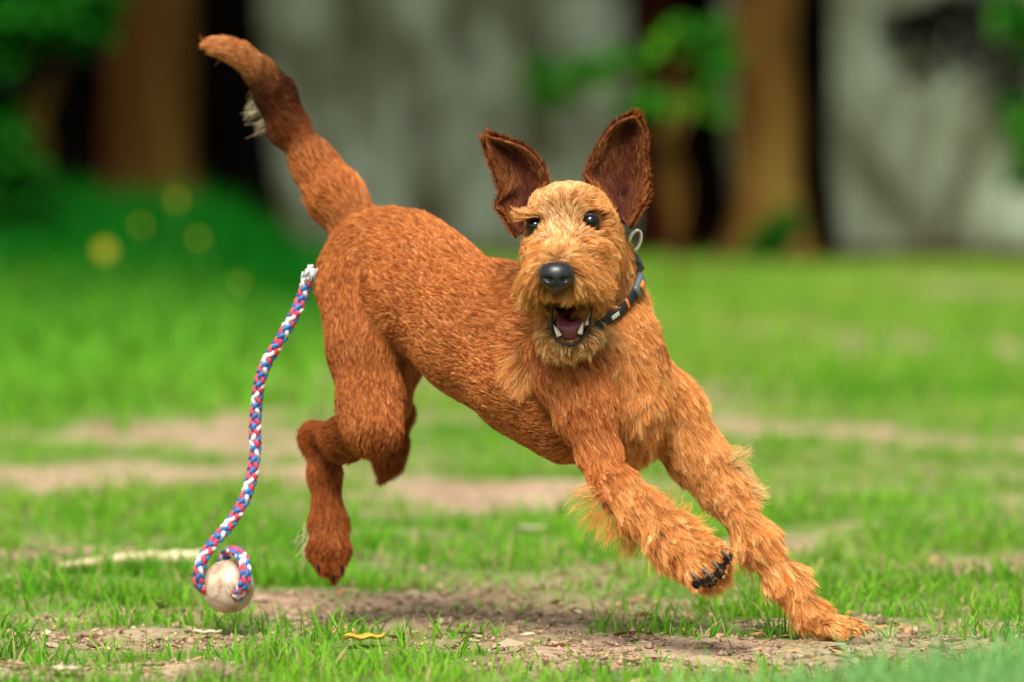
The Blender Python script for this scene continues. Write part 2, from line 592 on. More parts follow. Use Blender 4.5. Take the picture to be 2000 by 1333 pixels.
def bark_mat(name, stops, scale=5):
    return mat_noise(name, stops, scale, 0.95, (1.2, 1.2, 0.25), 0.9, 0.03, 6, 0.0)
M_bark_shade = bark_mat('shaded_brown_bark', [(0.3, (0.012, 0.005, 0.001)), (0.5, (0.036, 0.017, 0.004)), (0.72, (0.075, 0.046, 0.009))])  # darker copy of the brown bark, shade put into its tones
M_bark_brown = bark_mat('brown_bark', [(0.3, (0.03, 0.012, 0.003)), (0.5, (0.105, 0.056, 0.012)), (0.72, (0.21, 0.135, 0.03))])
M_bark_red = bark_mat('reddish_bark', [(0.3, (0.012, 0.003, 0.001)), (0.52, (0.04, 0.009, 0.003)), (0.75, (0.07, 0.035, 0.008))])
M_bark_black = bark_mat('blackish_bark', [(0.3, (0.001, 0.0008, 0.0006)), (0.6, (0.0025, 0.002, 0.0015)), (0.8, (0.008, 0.005, 0.003))])
M_bark_dark = bark_mat('dark_brown_bark', [(0.3, (0.004, 0.001, 0.0006)), (0.55, (0.016, 0.004, 0.0015)), (0.8, (0.04, 0.015, 0.005))])

def tree(label, path_px, Y, mat, top=5.0, seed=1, crown_r=1.5, crown_n=2600, name='tree', flare=1.5, cshift=(0, 0)):
    """path_px: (px, py, width px) from base upwards; goes on straight above the frame to the crown"""
    r = np.random.default_rng(seed)
    pts = [np.append(P(a, b_, Y), w * 0.5 * mpp(Y)) for a, b_, w in path_px]
    d = pts[-1][:3] - pts[-2][:3]
    d = d / max(d[2], 0.05)
    z = pts[-1][2]
    base = pts[0].copy()
    base[2] = -0.12
    base[3] *= flare
    pts = [base] + pts
    rr = pts[-1][3]
    for zz in (1.4, 2.2, 3.2, top):
        q = pts[-1][:3] + d * 0.35 * (zz - pts[-1][2])
        q[2] = zz
        pts.append(np.append(q + np.append(r.normal(0, 0.04, 2), 0), rr * (1 - 0.16 * zz * 0.8)))
    sp = spline(pts, 46)
    sp[:, 3] = np.maximum(sp[:, 3], 0.03)
    V, F = tube(sp[:, :3], sp[:, 3], 22)
    # ridged, uneven bark surface
    c = np.repeat(sp[:, :3], 22, 0)
    n0 = len(c)
    rad = V[:n0] - c
    ang = np.tile(np.linspace(0, 6.283, 22, endpoint=False), 46)
    k = 1 + 0.05 * np.sin(ang * 5 + c[:, 2] * 2 + seed) + 0.07 * snoise(V[:n0], 2.5, seed + 80, 3)
    lowflare = 1 + 0.35 * np.exp(-np.clip(c[:, 2], 0, 9) / 0.10) * (0.5 + 0.5 * np.sin(ang * 4 + seed))
    V[:n0] = c + rad * (k * lowflare)[:, None]
    loc = np.array([base[0], Y, 0.0])
    root = empty(name, loc)
    tag(root, label, 'tree')
    mobj('trunk', V, F, mat, root)
    crown_c, crown_rr = [], []
    tp = sp[-1, :3]
    for i in range(5):
        a = i * 1.256 + r.uniform(-0.4, 0.4)
        st = sp[int(len(sp) * r.uniform(0.62, 0.92)), :]
        en = np.array([st[0] + math.cos(a) * crown_r * 0.9 + cshift[0], st[1] + math.sin(a) * crown_r * 0.9 + cshift[1], st[2] + r.uniform(0.6, 1.3)])
        mid = (st[:3] + en) / 2 + np.array([0, 0, 0.2])
        lp = spline(np.array([np.append(st[:3], st[3] * 0.5), np.append(mid, st[3] * 0.35), np.append(en, 0.012)]), 12)
        Vl, Fl = tube(lp[:, :3], lp[:, 3], 7)
        mobj('limb', Vl, Fl, mat, root)
        crown_c += [en, mid + np.array([0, 0, 0.25])]
        crown_rr += [r.uniform(0.5, 0.8) * crown_r * 0.75, 0.5 * crown_r * 0.8]
    crown_c.append(tp + np.array([0, 0, 0.4]))
    crown_rr.append(0.75 * crown_r)
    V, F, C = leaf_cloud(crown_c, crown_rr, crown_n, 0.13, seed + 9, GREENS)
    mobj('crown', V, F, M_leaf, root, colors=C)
    return root

tree('thick olive brown tree trunk at the left behind the tail', [(305, 400, 175), (300, 250, 165), (305, 60, 165), (308, -40, 160)], 11.6, M_bark_shade, 5.2, 1)
tree('reddish tree trunk just left of the thick olive brown trunk', [(225, 420, 70), (228, 250, 62), (238, 80, 62), (240, -40, 60)], 12.4, M_bark_red, 5.0, 2, 1.2)
tree('curved blackish tree trunk behind the tail tip', [(505, 430, 95), (472, 280, 122), (446, 120, 128), (436, -40, 135)], 12.9, M_bark_black, 5.4, 3)
tree('straight golden brown tree trunk right of the dog', [(1500, 505, 160), (1497, 330, 130), (1492, 120, 125), (1490, -40, 122)], 13.4, M_bark_brown, 5.3, 4, flare=1.25)
tree('slim black trunk added as the shaded side of the golden brown trunk', [(1600, 490, 75), (1592, 320, 64), (1588, 120, 72), (1584, -40, 72)], 13.9, M_bark_black, 5.0, 5, 1.2)  # extra trunk: a black strip for the shaded side of its neighbour
tree('dark brown tree trunk behind the erect right ear', [(1295, 500, 130), (1288, 340, 110), (1280, 150, 100), (1275, -40, 100)], 13.7, M_bark_dark, 5.0, 6, 1.2)
tree('blackish tree trunk between the right ear and golden brown trunk', [(1385, 480, 95), (1376, 330, 86), (1356, 170, 110), (1335, -40, 140)], 14.1, M_bark_black, 5.1, 7, 1.2)
tree('black trunk added as the dark gap at the far left behind the bushes', [(125, 420, 110), (110, 280, 130), (105, 120, 150), (105, -40, 150)], 13.6, M_bark_black, 5.0, 8, 1.4)  # added trunk, fills the dark gap between the leaves with black

# leafy saplings and bushes, each with its own stems and leaves
def sapling(label, name, cat, base, clumps, Y, n, size, cols, seed, stem_r=0.006, mat=None, droop=0.3, group=None):
    """clumps: (px, py, rx px, ry px) seen; base: world x,y of the root"""
    r = np.random.default_rng(seed)
    root = empty(name, (base[0], base[1], 0))
    tag(root, label, cat, group)
    cs, rs = [], []
    for px, py, rx, ry, dy in clumps:
        c = P(px, py, Y + dy)
        m = mpp(Y + dy)
        cs.append(c)
        rs.append([rx * m, 0.5 * (rx + ry) * m, ry * m])
    b0 = np.array([base[0], base[1], -0.02])
    hi = max(c[2] for c in cs)
    lead = np.mean(cs, 0) * 0.4 + b0 * 0.6
    lead[2] = 0.55 * hi
    stems = []
    for c in cs:
        sp = spline(np.array([b0, b0 * 0.75 + lead * 0.25 + [0, 0, 0.02], lead + r.normal(0, 0.02, 3), c]), 16)
        stems.append(tube(sp, np.linspace(stem_r, stem_r * 0.3, 16), 6))
    for Vs, Fs in stems:
        mobj('stem', Vs, Fs, mat or M_bark_brown, root)
    V, F, C = leaf_cloud(cs, np.array(rs), n, size, seed, cols, droop=droop)
    mobj('foliage', V, F, M_leaf, root, colors=C)
    return root

gb = G(1240, 520)
sapling('bright green leafy sapling hanging between the ears and trunks', 'sapling', 'sapling', (P(1330, 400, 10.0)[0], 10.0),
        [(1080, 180, 42, 30, 0), (1060, 135, 40, 38, 0), (1140, 135, 50, 28, 0.1), (1210, 115, 50, 28, 0.2), (1290, 210, 50, 26, 0), (1240, 205, 40, 26, 0),
         (1390, 190, 45, 35, 0.3), (1320, 65, 60, 26, 0.5), (1380, 70, 50, 34, 0.6), (1395, 130, 34, 40, 0.5)], 10.0, 430, 0.06, [(0.05, 0.22, 0.008), (0.08, 0.25, 0.010), (0.008, 0.10, 0.006), (0.012, 0.13, 0.006)], 21)
sapling('leafy bush at the upper left in front of the dark gap', 'bush', 'bush', (P(60, 500, 10.2)[0], 10.2),
        [(60, 30, 90, 40, 0), (165, 50, 50, 40, 0), (5, 100, 36, 40, 0), (180, 10, 50, 30, 0)], 10.2, 1000, 0.07, GREENS, 22)
sapling('low dark green bush at the left edge below the upper leaves', 'bush', 'bush', (P(30, 520, 9.2)[0], 9.2),
        [(0, 270, 45, 50, 0), (15, 340, 60, 50, 0), (60, 395, 60, 40, 0), (0, 410, 70, 60, 0)], 9.2, 1300, 0.06, GREENS, 23)
sapling('leafy bush at the right edge, before the wall', 'bush', 'bush', (P(2080, 500, 12.0)[0], 12.0),
        [(1985, 30, 40, 50, 0), (2060, 80, 70, 70, 0), (1995, 245, 28, 55, 0), (2010, 330, 30, 40, 0), (2080, 250, 60, 80, 0)], 12.0, 900, 0.065, GREENS + BRIGHT[:1], 24)
sapling('small dark bush at the foot of the golden brown trunk', 'bush', 'bush', (P(1515, 520, 12.7)[0], 12.7),
        [(1500, 470, 36, 34, 0), (1530, 440, 30, 36, 0), (1480, 500, 34, 20, 0)], 12.7, 420, 0.045, GREENS, 25)
sapling('dark twiggy bush at the top right before the wall', 'bush', 'bush', (P(2120, 520, 14.0)[0], 14.0),
        [(1880, 90, 70, 55, 0), (1840, 40, 80, 55, 0), (1940, 110, 60, 60, 0), (1900, 10, 90, 50, 0), (1800, 130, 60, 40, 0), (1990, 160, 60, 70, 0), (1760, 60, 60, 50, 0)], 14.0, 800, 0.05,
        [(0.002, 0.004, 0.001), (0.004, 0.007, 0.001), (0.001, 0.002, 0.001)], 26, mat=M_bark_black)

# dark wood behind the left trunks and beyond the wall: reads as one mass
cs, rs = [], []
for i in range(80):
    cs.append([rng.uniform(-5.5, -0.3), rng.uniform(16.3, 18.5), rng.uniform(0.1, 2.6)])
    rs.append([0.55, 0.4, 0.5])
for i in range(36):
    cs.append([rng.uniform(0, 6), rng.uniform(16.6, 18.5), rng.uniform(1.6, 3.4)])
    rs.append([0.6, 0.4, 0.5])
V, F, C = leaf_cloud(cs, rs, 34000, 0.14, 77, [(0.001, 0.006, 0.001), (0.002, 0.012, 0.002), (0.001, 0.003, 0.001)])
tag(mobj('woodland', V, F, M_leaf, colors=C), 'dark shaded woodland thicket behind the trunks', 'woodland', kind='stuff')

# tall weeds on the left rising towards the bushes
pp, r = scatter(-2.4, 0.2, 3.4, 12.6, 2600, 106)
edge_x = -0.12 - (pp[:, 1] - 3.4) * 0.045
k = r.random(len(pp)) < np.clip((edge_x - pp[:, 0]) / 0.5, 0, 1) * np.clip((pp[:, 1] - 3.2) / 3.5, 0.05, 1)
pp = pp[k]
n = len(pp)
rise = np.clip((pp[:, 1] - 4.4) / 6, 0, 1) * np.clip((edge_x[k] - pp[:, 0]) / 0.5, 0.25, 1)
h = (0.05 + 0.26 * rise) * r.uniform(0.5, 1.15, n)
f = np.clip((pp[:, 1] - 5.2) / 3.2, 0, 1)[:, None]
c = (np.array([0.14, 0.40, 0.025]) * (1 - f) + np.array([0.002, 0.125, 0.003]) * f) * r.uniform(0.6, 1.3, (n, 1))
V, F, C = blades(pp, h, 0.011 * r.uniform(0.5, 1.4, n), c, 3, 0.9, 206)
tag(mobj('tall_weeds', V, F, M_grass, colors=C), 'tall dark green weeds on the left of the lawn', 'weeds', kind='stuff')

# yellow flowers among the weeds
M_petal = mat_plain('yellow_petal', (0.46, 0.38, 0.02), 0.5, spec=0.2)
M_stem = mat_plain('flower_stem', (0.10, 0.22, 0.03), 0.6)
def flower(px, py, Y, s, label):
    c = P(px, py, Y)
    root = empty('buttercup', (c[0], c[1], 0))
    tag(root, label, 'flower', 'yellow flowers in the tall weeds')
    r = np.random.default_rng(int(px))
    st = spline(np.array([[c[0] + r.normal(0, .02), c[1], -0.01], [c[0] + r.normal(0, .015), c[1], c[2] * 0.6], c]), 10)
    Vs, Fs = tube(st, 0.0016, 5)
    mobj('stem', Vs, Fs, M_stem, root)
    for i in range(7):
        a = i * 6.283 / 7
        rad = np.array([math.cos(a), -0.35, math.sin(a)])
        sd = np.array([-math.sin(a), 0, math.cos(a)])
        ax = np.stack([rad * s * 0.5, sd * s * 0.33, np.array([0, -1, 0]) * s * 0.10])
        Ve, Fe = ellipsoid(c + rad * s * 0.45, ax, 8, 5)
        mobj('petal', Ve, Fe, M_petal, root)
    Ve, Fe = ellipsoid(c + np.array([0, -0.25 * s, 0]), np.eye(3) * s * 0.26, 8, 6)
    mobj('flower_centre', Ve, Fe, M_petal, root)
flower(205, 490, 7.6, 0.023, 'brightest yellow flower at the far left of the weeds')
flower(345, 390, 8.4, 0.012, 'highest yellow flower, below the thick trunk')
flower(275, 440, 8.6, 0.010, 'dim yellow flower between the brightest and highest flowers')
flower(387, 465, 8.0, 0.010, 'pale yellow flower right of the dim one, over dark weeds')
flower(468, 552, 7.0, 0.008, 'faint yellow flower nearest the top of the rope')
flower(60, 530, 7.4, 0.008, 'faint yellow flower at the left edge, lowest of the group')

# ------------------------------------------------------------------ litter on the lawn
pl, r = scatter(-0.8, 0.8, -0.75, 1.2, 2600, 107)
bb = bare_amount(pl)
k = r.random(len(pl)) < 0.18 + 0.8 * bb
pl = pl[k]
n = len(pl)
L = r.gamma(2.0, 0.0018, n) + 0.0015
a = r.uniform(0, 6.283, n)
d = np.stack([np.cos(a), np.sin(a), r.normal(0, 0.18, n)], -1)
s = np.stack([-np.sin(a), np.cos(a), r.normal(0, 0.35, n)], -1) * r.uniform(0.15, 0.5, (n, 1))
c0 = np.column_stack([pl, ground_z(pl) + 0.003])
V = np.stack([c0 - d * L[:, None], c0 - s * L[:, None] + [0, 0, .0006], c0 + d * L[:, None], c0 + s * L[:, None] + [0, 0, .001]], 1).reshape(-1, 3)
F = np.arange(n)[:, None] * 4 + np.array([[0, 1, 2, 3]])
pal = np.array([(0.42, 0.30, 0.17), (0.25, 0.13, 0.06), (0.55, 0.44, 0.28), (0.12, 0.06, 0.03), (0.50, 0.27, 0.10)])
C = np.repeat(pal[r.integers(0, 5, n)] * r.uniform(0.6, 1.2, (n, 1)), 4, 0)
tag(mobj('leaf_litter', V, F, M_litter, smooth=False, colors=C), 'small bits of dry leaf and bark on bare earth', 'leaf litter', kind='stuff')

# crumbs of soil lying on the bare earth
pc, r = scatter(-0.8, 0.8, -0.8, 1.3, 7000, 108)
k = r.random(len(pc)) < bare_amount(pc) ** 1.5
pc = pc[k]
n = len(pc)
sz = (r.gamma(1.6, 0.0011, n) + 0.0006)[:, None, None]
oc = np.array([[1, 0, 0], [-1, 0, 0], [0, 1, 0], [0, -1, 0], [0, 0, 0.8], [0, 0, -0.5]], float)
c0 = np.column_stack([pc, ground_z(pc) + 0.001])
V = (c0[:, None, :] + oc[None] * sz * r.uniform(0.55, 1.35, (n, 6, 1))).reshape(-1, 3)
of = np.array([[0, 2, 4], [2, 1, 4], [1, 3, 4], [3, 0, 4], [2, 0, 5], [1, 2, 5], [3, 1, 5], [0, 3, 5]])
F = (np.arange(n)[:, None, None] * 6 + of[None]).reshape(-1, 3)
C = np.repeat(np.array([0.34, 0.23, 0.15]) * r.uniform(0.45, 1.4, (n, 1)), 6, 0)
tag(mobj('soil_crumbs', V, F, M_litter, smooth=False, colors=C), 'small crumbs of soil on the worn bare earth', 'soil', kind='stuff')
M_dry_leaf = {}
def dry_mat(key, c):
    if key not in M_dry_leaf:
        M_dry_leaf[key] = mat_noise('dry_leaf_' + key, [(0.3, tuple(x * 0.65 for x in c)), (0.7, c)], 90, 0.75)
    return M_dry_leaf[key]
def fallen_leaf(px, py, lpx, wpx, ang, matkey, c, label, name='fallen_leaf', cat='leaf', curl=0.3):
    g = G(px, py)
    m = mpp(g[1])
    z = ground_z(g[None, :2])[0] + 0.008
    nu, nv = 12, 5
    L, W = lpx * m * 0.5, wpx * m * 0.5
    V = []
    for side in (1, -1):
        for i in range(nu):
            u = -1 + 2 * i / (nu - 1)
            w = W * max(0.04, (1 - abs(u) ** 2.2)) * (1 - 0.25 * u)
            for j in range(nv):
                vv = -1 + 2 * j / (nv - 1)
                zz = curl * (vv * vv) * W + curl * 0.35 * u * u * L * 0.4 + 0.0006 * side + 0.1 * W * math.sin(7 * u)
                x, y = u * L, vv * w * 1.6
                V.append([g[0] + x * math.cos(ang) - y * math.sin(ang), g[1] + x * math.sin(ang) + y * math.cos(ang), z + zz])
    V = np.array(V)
    a = np.arange(nu - 1)[:, None] * nv
    b_ = np.arange(nv - 1)[None, :]
    Fq = np.stack([a + b_, a + nv + b_, a + nv + b_ + 1, a + b_ + 1], -1).reshape(-1, 4)
    o = mobj(name, V, [Fq, Fq[:, ::-1] + nu * nv], dry_mat(matkey, c), loc=(g[0], g[1], z))
    tag(o, label, cat, 'fallen leaves and wood chips on the ground')
    vb = o.modifiers.new('thickness', 'SOLIDIFY')
    vb.thickness = 0.0008
fallen_leaf(712, 1246, 80, 44, 0.1, 'yellow', (0.70, 0.40, 0.04), 'yellow fallen leaf on bare earth below the dog')
fallen_leaf(128, 1310, 56, 36, -0.2, 'pale', (0.66, 0.55, 0.38), 'pale wood chip at the bottom left corner', 'wood_chip', 'wood chip')
fallen_leaf(404, 1222, 58, 22, 0.0, 'pale', (0.66, 0.55, 0.38), 'thin pale wood chip just below the ball', 'wood_chip', 'wood chip')
fallen_leaf(295, 1302, 55, 12, 0.15, 'dark', (0.07, 0.035, 0.02), 'dark curled leaf on earth at the bottom left')
fallen_leaf(42, 1302, 40, 14, 0.5, 'tan', (0.45, 0.30, 0.16), 'tan curled leaf in the very bottom left corner')
fallen_leaf(1235, 1287, 30, 13, 0.3, 'tan', (0.45, 0.30, 0.16), 'tan leaf on bare earth left of the planted forepaw')
fallen_leaf(1765, 1108, 50, 20, 0.1, 'tan', (0.45, 0.30, 0.16), 'tan leaf lying right of the planted foreleg')
fallen_leaf(1512, 1217, 52, 10, 0.35, 'tan', (0.45, 0.30, 0.16), 'tan leaf beside the ankle of the planted foreleg')
fallen_leaf(920, 1234, 46, 9, -0.1, 'dark', (0.07, 0.035, 0.02), 'dark curled leaf on earth right of the yellow leaf')
fallen_leaf(1040, 1043, 60, 24, 0.0, 'pale', (0.66, 0.55, 0.38), 'pale blurred leaf in grass between hind and forelegs')
fallen_leaf(1450, 885, 60, 26, 0.0, 'pale', (0.66, 0.55, 0.38), 'pale blurred leaf in grass by the planted foreleg elbow')
fallen_leaf(215, 925, 60, 22, 0.2, 'pale', (0.66, 0.55, 0.38), 'pale blurred leaf on earth left of the rope')

# pale stripped stick lying behind the ball
M_stick = mat_noise('stripped_wood', [(0.3, (0.50, 0.36, 0.19)), (0.7, (0.76, 0.62, 0.40))], 14, 0.7, (0.3, 1, 1), 0.2, 0.002)
a, c = G(118, 1117), G(392, 1108)
sp = spline(np.array([a + [0, 0, .006], (a + c) / 2 + [0, 0.0, .012], c + [0, 0, .010]]), 20)
V, F = tube(sp, np.linspace(0.004, 0.0095, 20) * (1 + 0.12 * np.sin(np.arange(20) * 1.7)), 9)
tag(mobj('stick', V, F, M_stick, loc=tuple(a)), 'pale stripped stick lying in the grass behind the ball', 'stick')

# fuzzy brown dry tuft at the bottom left of centre
g = G(408, 1318)
n = 900
pts = np.column_stack([g[0] + rng.normal(0, 0.011, n), g[1] + rng.normal(0, 0.012, n)])
c = np.array([0.40, 0.30, 0.19]) * rng.uniform(0.6, 1.2, (n, 1))
V, F, C = blades(pts, rng.uniform(0.008, 0.030, n), np.full(n, 0.0011), c, 3, 1.6, 207)
tag(mobj('dry_tuft', V, F, M_litter, loc=(g[0], g[1], 0), colors=C), 'fuzzy brown dry grass tuft at the bottom, below the ball', 'dry grass')
# ------------------------------------------------------------------ dog: implicit body
class Field:
    def __init__(self, lo, hi, h):
        self.lo = np.asarray(lo, float)
        self.h = h
        self.n = np.ceil((np.asarray(hi) - self.lo) / h).astype(int) + 1
        self.v = np.full(self.n, 0.06, np.float32)
    def sub(self, blo, bhi):
        a = np.maximum(np.floor((blo - self.lo) / self.h).astype(int), 0)
        b = np.minimum(np.ceil((bhi - self.lo) / self.h).astype(int) + 1, self.n)
        ax = [self.lo[i] + self.h * np.arange(a[i], b[i]) for i in range(3)]
        g = np.meshgrid(*ax, indexing='ij', sparse=True)
        return tuple(slice(a[i], b[i]) for i in range(3)), g
    def cone(self, a, b, ra, rb, k=0.02):
        m = max(ra, rb) + k + 0.05
        sl, (X, Y, Z) = self.sub(np.minimum(a, b) - m, np.maximum(a, b) + m)
        ba = b - a
        L2 = max(ba @ ba, 1e-9)
        t = np.clip(((X - a[0]) * ba[0] + (Y - a[1]) * ba[1] + (Z - a[2]) * ba[2]) / L2, 0, 1)
        d = np.sqrt((X - a[0] - t * ba[0]) ** 2 + (Y - a[1] - t * ba[1]) ** 2 + (Z - a[2] - t * ba[2]) ** 2) - (ra + (rb - ra) * t)
        self.union(sl, d, k)
    def ell(self, c, axes, k=0.02, cut=False):
        """axes rows = scaled axes"""
        axes = np.asarray(axes, float)
        ln = np.linalg.norm(axes, axis=1)
        m = ln.max() + k + 0.03
        sl, (X, Y, Z) = self.sub(c - m, c + m)
        dx, dy, dz = X - c[0], Y - c[1], Z - c[2]
        q0 = 0.0
        q1 = 0.0
        for A, l in zip(axes, ln):
            u = (dx * A[0] + dy * A[1] + dz * A[2]) / (l * l)
            q0 = q0 + u * u
            q1 = q1 + (u / l) ** 2
        k0 = np.sqrt(q0)
        d = k0 * (k0 - 1.0) / np.maximum(np.sqrt(q1), 1e-6)
        if cut:
            self.carve(sl, d, k)
        else:
            self.union(sl, d, k)
    def union(self, sl, d, k):
        o = self.v[sl]
        h = np.maximum(k - np.abs(o - d), 0.0) / k
        self.v[sl] = np.minimum(o, d) - h * h * k * 0.25
    def carve(self, sl, d, k):
        o = self.v[sl]
        d = -d
        h = np.maximum(k - np.abs(o - d), 0.0) / k
        self.v[sl] = np.maximum(o, d) + h * h * k * 0.25
    def sample(self, p):
        q = (np.atleast_2d(p) - self.lo) / self.h
        i = np.clip(np.floor(q).astype(int), 0, self.n - 2)
        f = np.clip(q - i, 0, 1)
        r = 0.0
        for dx in (0, 1):
            for dy in (0, 1):
                for dz in (0, 1):
                    w = (f[:, 0] if dx else 1 - f[:, 0]) * (f[:, 1] if dy else 1 - f[:, 1]) * (f[:, 2] if dz else 1 - f[:, 2])
                    r = r + w * self.v[i[:, 0] + dx, i[:, 1] + dy, i[:, 2] + dz]
        return r
    def hit(self, px, py, y0=-0.3, y1=0.6):
        a, b = P(px, py, y0), P(px, py, y1)
        t = np.linspace(0, 1, 700)[:, None]
        q = a + (b - a) * t
        s = self.sample(q)
        i = np.argmax(s < 0)
        return q[i] if s[i] < 0 else None
    def nets(self, smooth=2):
        v = self.v
        inside = v < 0
        n = self.n
        cnt = np.zeros(n - 1, np.int8)
        for dx in (0, 1):
            for dy in (0, 1):
                for dz in (0, 1):
                    cnt += inside[dx:n[0] - 1 + dx, dy:n[1] - 1 + dy, dz:n[2] - 1 + dz]
        act = (cnt > 0) & (cnt < 8)
        idx = np.argwhere(act)
        lut = np.full(n - 1, -1, np.int32)
        lut[act] = np.arange(len(idx))
        acc = np.zeros((len(idx), 3))
        num = np.zeros(len(idx))
        corners = [(x, y, z) for x in (0, 1) for y in (0, 1) for z in (0, 1)]
        val = {c: v[idx[:, 0] + c[0], idx[:, 1] + c[1], idx[:, 2] + c[2]].astype(float) for c in corners}
        for c in corners:
            for ax in range(3):
                if c[ax] == 0:
                    c2 = list(c)
                    c2[ax] = 1
                    c2 = tuple(c2)
                    a, b = val[c], val[c2]
                    m = (a < 0) != (b < 0)
                    t = np.where(m, a / np.where(m, a - b, 1), 0)
                    pos = np.array(c, float)[None].repeat(len(idx), 0)
                    pos[:, ax] += t
                    acc[m] += pos[m]
                    num[m] += 1
        V = (idx + acc / num[:, None]) * self.h + self.lo
        Fq = []
        for ax in range(3):
            s0 = [slice(None)] * 3
            s1 = [slice(None)] * 3
            s0[ax] = slice(0, -1)
            s1[ax] = slice(1, None)
            A = inside[tuple(s0)]
            B = inside[tuple(s1)]
            e = np.argwhere(A != B)
            u, w = [(1, 2), (2, 0), (0, 1)][ax]
            ok = (e[:, u] > 0) & (e[:, w] > 0) & (e[:, u] < n[u] - 1) & (e[:, w] < n[w] - 1)
            e = e[ok]
            fl = A[e[:, 0], e[:, 1], e[:, 2]]
            def cell(du, dw):
                q = e.copy()
                q[:, u] += du
                q[:, w] += dw
                return lut[q[:, 0], q[:, 1], q[:, 2]]
            Q = np.stack([cell(-1, -1), cell(0, -1), cell(0, 0), cell(-1, 0)], -1)
            Q[~fl] = Q[~fl][:, ::-1]
            Fq.append(Q)
        F = np.vstack(Fq)
        for _ in range(smooth):
            acc = np.zeros_like(V)
            num = np.zeros(len(V))
            for a, b in ((0, 1), (1, 2), (2, 3), (3, 0)):
                np.add.at(acc, F[:, a], V[F[:, b]])
                np.add.at(num, F[:, a], 1)
            V = V * 0.5 + 0.5 * acc / np.maximum(num, 1)[:, None]
        return V, F

def vnormals(V, F):
    a = V[F[:, 2]] - V[F[:, 0]]
    b = V[F[:, 3]] - V[F[:, 1]]
    fn = np.cross(a, b)
    N = np.zeros_like(V)
    for k in range(4):
        np.add.at(N, F[:, k], fn)
    return nrm(N)

body_f = Field((-0.36, -0.24, -0.02), (0.42, 0.56, 0.63), 0.003)

RED = (0.52, 0.172, 0.041)
THIGH = (0.39, 0.118, 0.025)  # red coat deepened to carry the shade on the thigh
GOLD = (0.72, 0.32, 0.092)  # gold hair, lightened for the light on breast and forelegs
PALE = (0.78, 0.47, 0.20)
DEEP = (0.31, 0.080, 0.014)  # darker red hair, deepened further for shade on the hind legs
DARK = (0.10, 0.026, 0.007)

guides = []   # pos, radius, direction, length, lift, clump, colour
def bone(pts, k=0.02, flow=1, ln=0.011, lift=0.3, clump=0.5, colr=RED, build=True):
    w = [(P(a, b_, Y), rp * mpp(Y)) for a, b_, Y, rp in pts]
    for i in range(len(w) - 1):
        (a, ra), (b_, rb) = w[i], w[i + 1]
        if build:
            body_f.cone(a, b_, ra, rb, k)
        d = nrm((b_ - a) * flow)
        for t in (0.0, 0.5):
            guides.append((a + (b_ - a) * t, ra + (rb - ra) * t, d, ln, lift, clump, colr))
    a, ra = w[-1]
    guides.append((a, ra, d, ln, lift, clump, colr))
    return w
def guide(px, py, Y, rp, d, ln, lift, clump, colr):
    """d in picture sense: (right, down, away)"""
    guides.append((P(px, py, Y), rp * mpp(Y), nrm([d[0], d[2], -d[1]]), ln, lift, clump, colr))

# torso, rump to breast
bone([(735, 525, 0.29, 96), (830, 575, 0.215, 118), (945, 652, 0.13, 123), (1045, 730, 0.07, 117), (1130, 780, 0.04, 112), (1190, 795, 0.03, 86)],
     0.03, -1, 0.0090, 0.18, 0.8, RED)
bone([(700, 560, 0.28, 80), (760, 520, 0.27, 96), (800, 512, 0.25, 88)], 0.03, -1, 0.0085, 0.18, 0.8, RED)
bone([(1000, 640, 0.12, 110), (1090, 640, 0.06, 110), (1160, 690, 0.035, 108)], 0.03, -1, 0.0125, 0.2, 0.6, RED)   # withers, shoulders
bone([(1142, 520, 0.04, 78), (1155, 600, 0.035, 74), (1182, 690, 0.015, 74), (1210, 780, 0.015, 68), (1222, 845, 0.02, 40)], 0.03, 1, 0.021, 0.42, 0.68, GOLD)  # neck, breast
# tail
bone([(700, 452, 0.33, 50), (657, 385, 0.34, 40), (618, 327, 0.35, 34)], 0.03, 1, 0.013, 0.25, 0.7, RED)
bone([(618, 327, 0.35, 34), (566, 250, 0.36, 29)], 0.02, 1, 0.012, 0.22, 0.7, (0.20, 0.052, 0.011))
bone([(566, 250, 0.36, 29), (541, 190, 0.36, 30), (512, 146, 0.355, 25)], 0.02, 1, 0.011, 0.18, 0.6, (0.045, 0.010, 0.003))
bone([(512, 146, 0.355, 25), (476, 112, 0.35, 19), (448, 97, 0.35, 15), (426, 91, 0.35, 10), (412, 88, 0.35, 6)], 0.015, 1, 0.010, 0.14, 0.6, (0.55, 0.22, 0.07))
# near hind leg
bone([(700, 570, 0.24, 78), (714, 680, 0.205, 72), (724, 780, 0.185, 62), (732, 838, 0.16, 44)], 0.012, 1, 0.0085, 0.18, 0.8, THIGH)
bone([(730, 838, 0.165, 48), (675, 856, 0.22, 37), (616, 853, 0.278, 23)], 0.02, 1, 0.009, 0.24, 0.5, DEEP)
bone([(618, 854, 0.278, 25), (634, 920, 0.262, 26), (641, 1020, 0.25, 30), (643, 1072, 0.24, 36)], 0.014, 1, 0.010, 0.26, 0.5, DEEP)
bone([(643, 1072, 0.24, 33), (651, 1124, 0.235, 13)], 0.010, 1, 0.008, 0.2, 0.6, DEEP)
bone([(625, 1070, 0.232, 20), (628, 1106, 0.228, 11)], 0.01, 1, 0.010, 0.2, 0.6, DEEP)
bone([(660, 1070, 0.232, 20), (664, 1108, 0.228, 10)], 0.01, 1, 0.010, 0.2, 0.6, DEEP)
# far hind leg, tucked
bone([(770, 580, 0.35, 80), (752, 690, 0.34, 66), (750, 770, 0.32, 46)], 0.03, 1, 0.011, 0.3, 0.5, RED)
bone([(750, 770, 0.32, 42), (772, 805, 0.40, 27), (764, 860, 0.41, 27), (757, 895, 0.41, 24), (746, 930, 0.41, 10)], 0.014, 1, 0.012, 0.3, 0.5, DEEP)
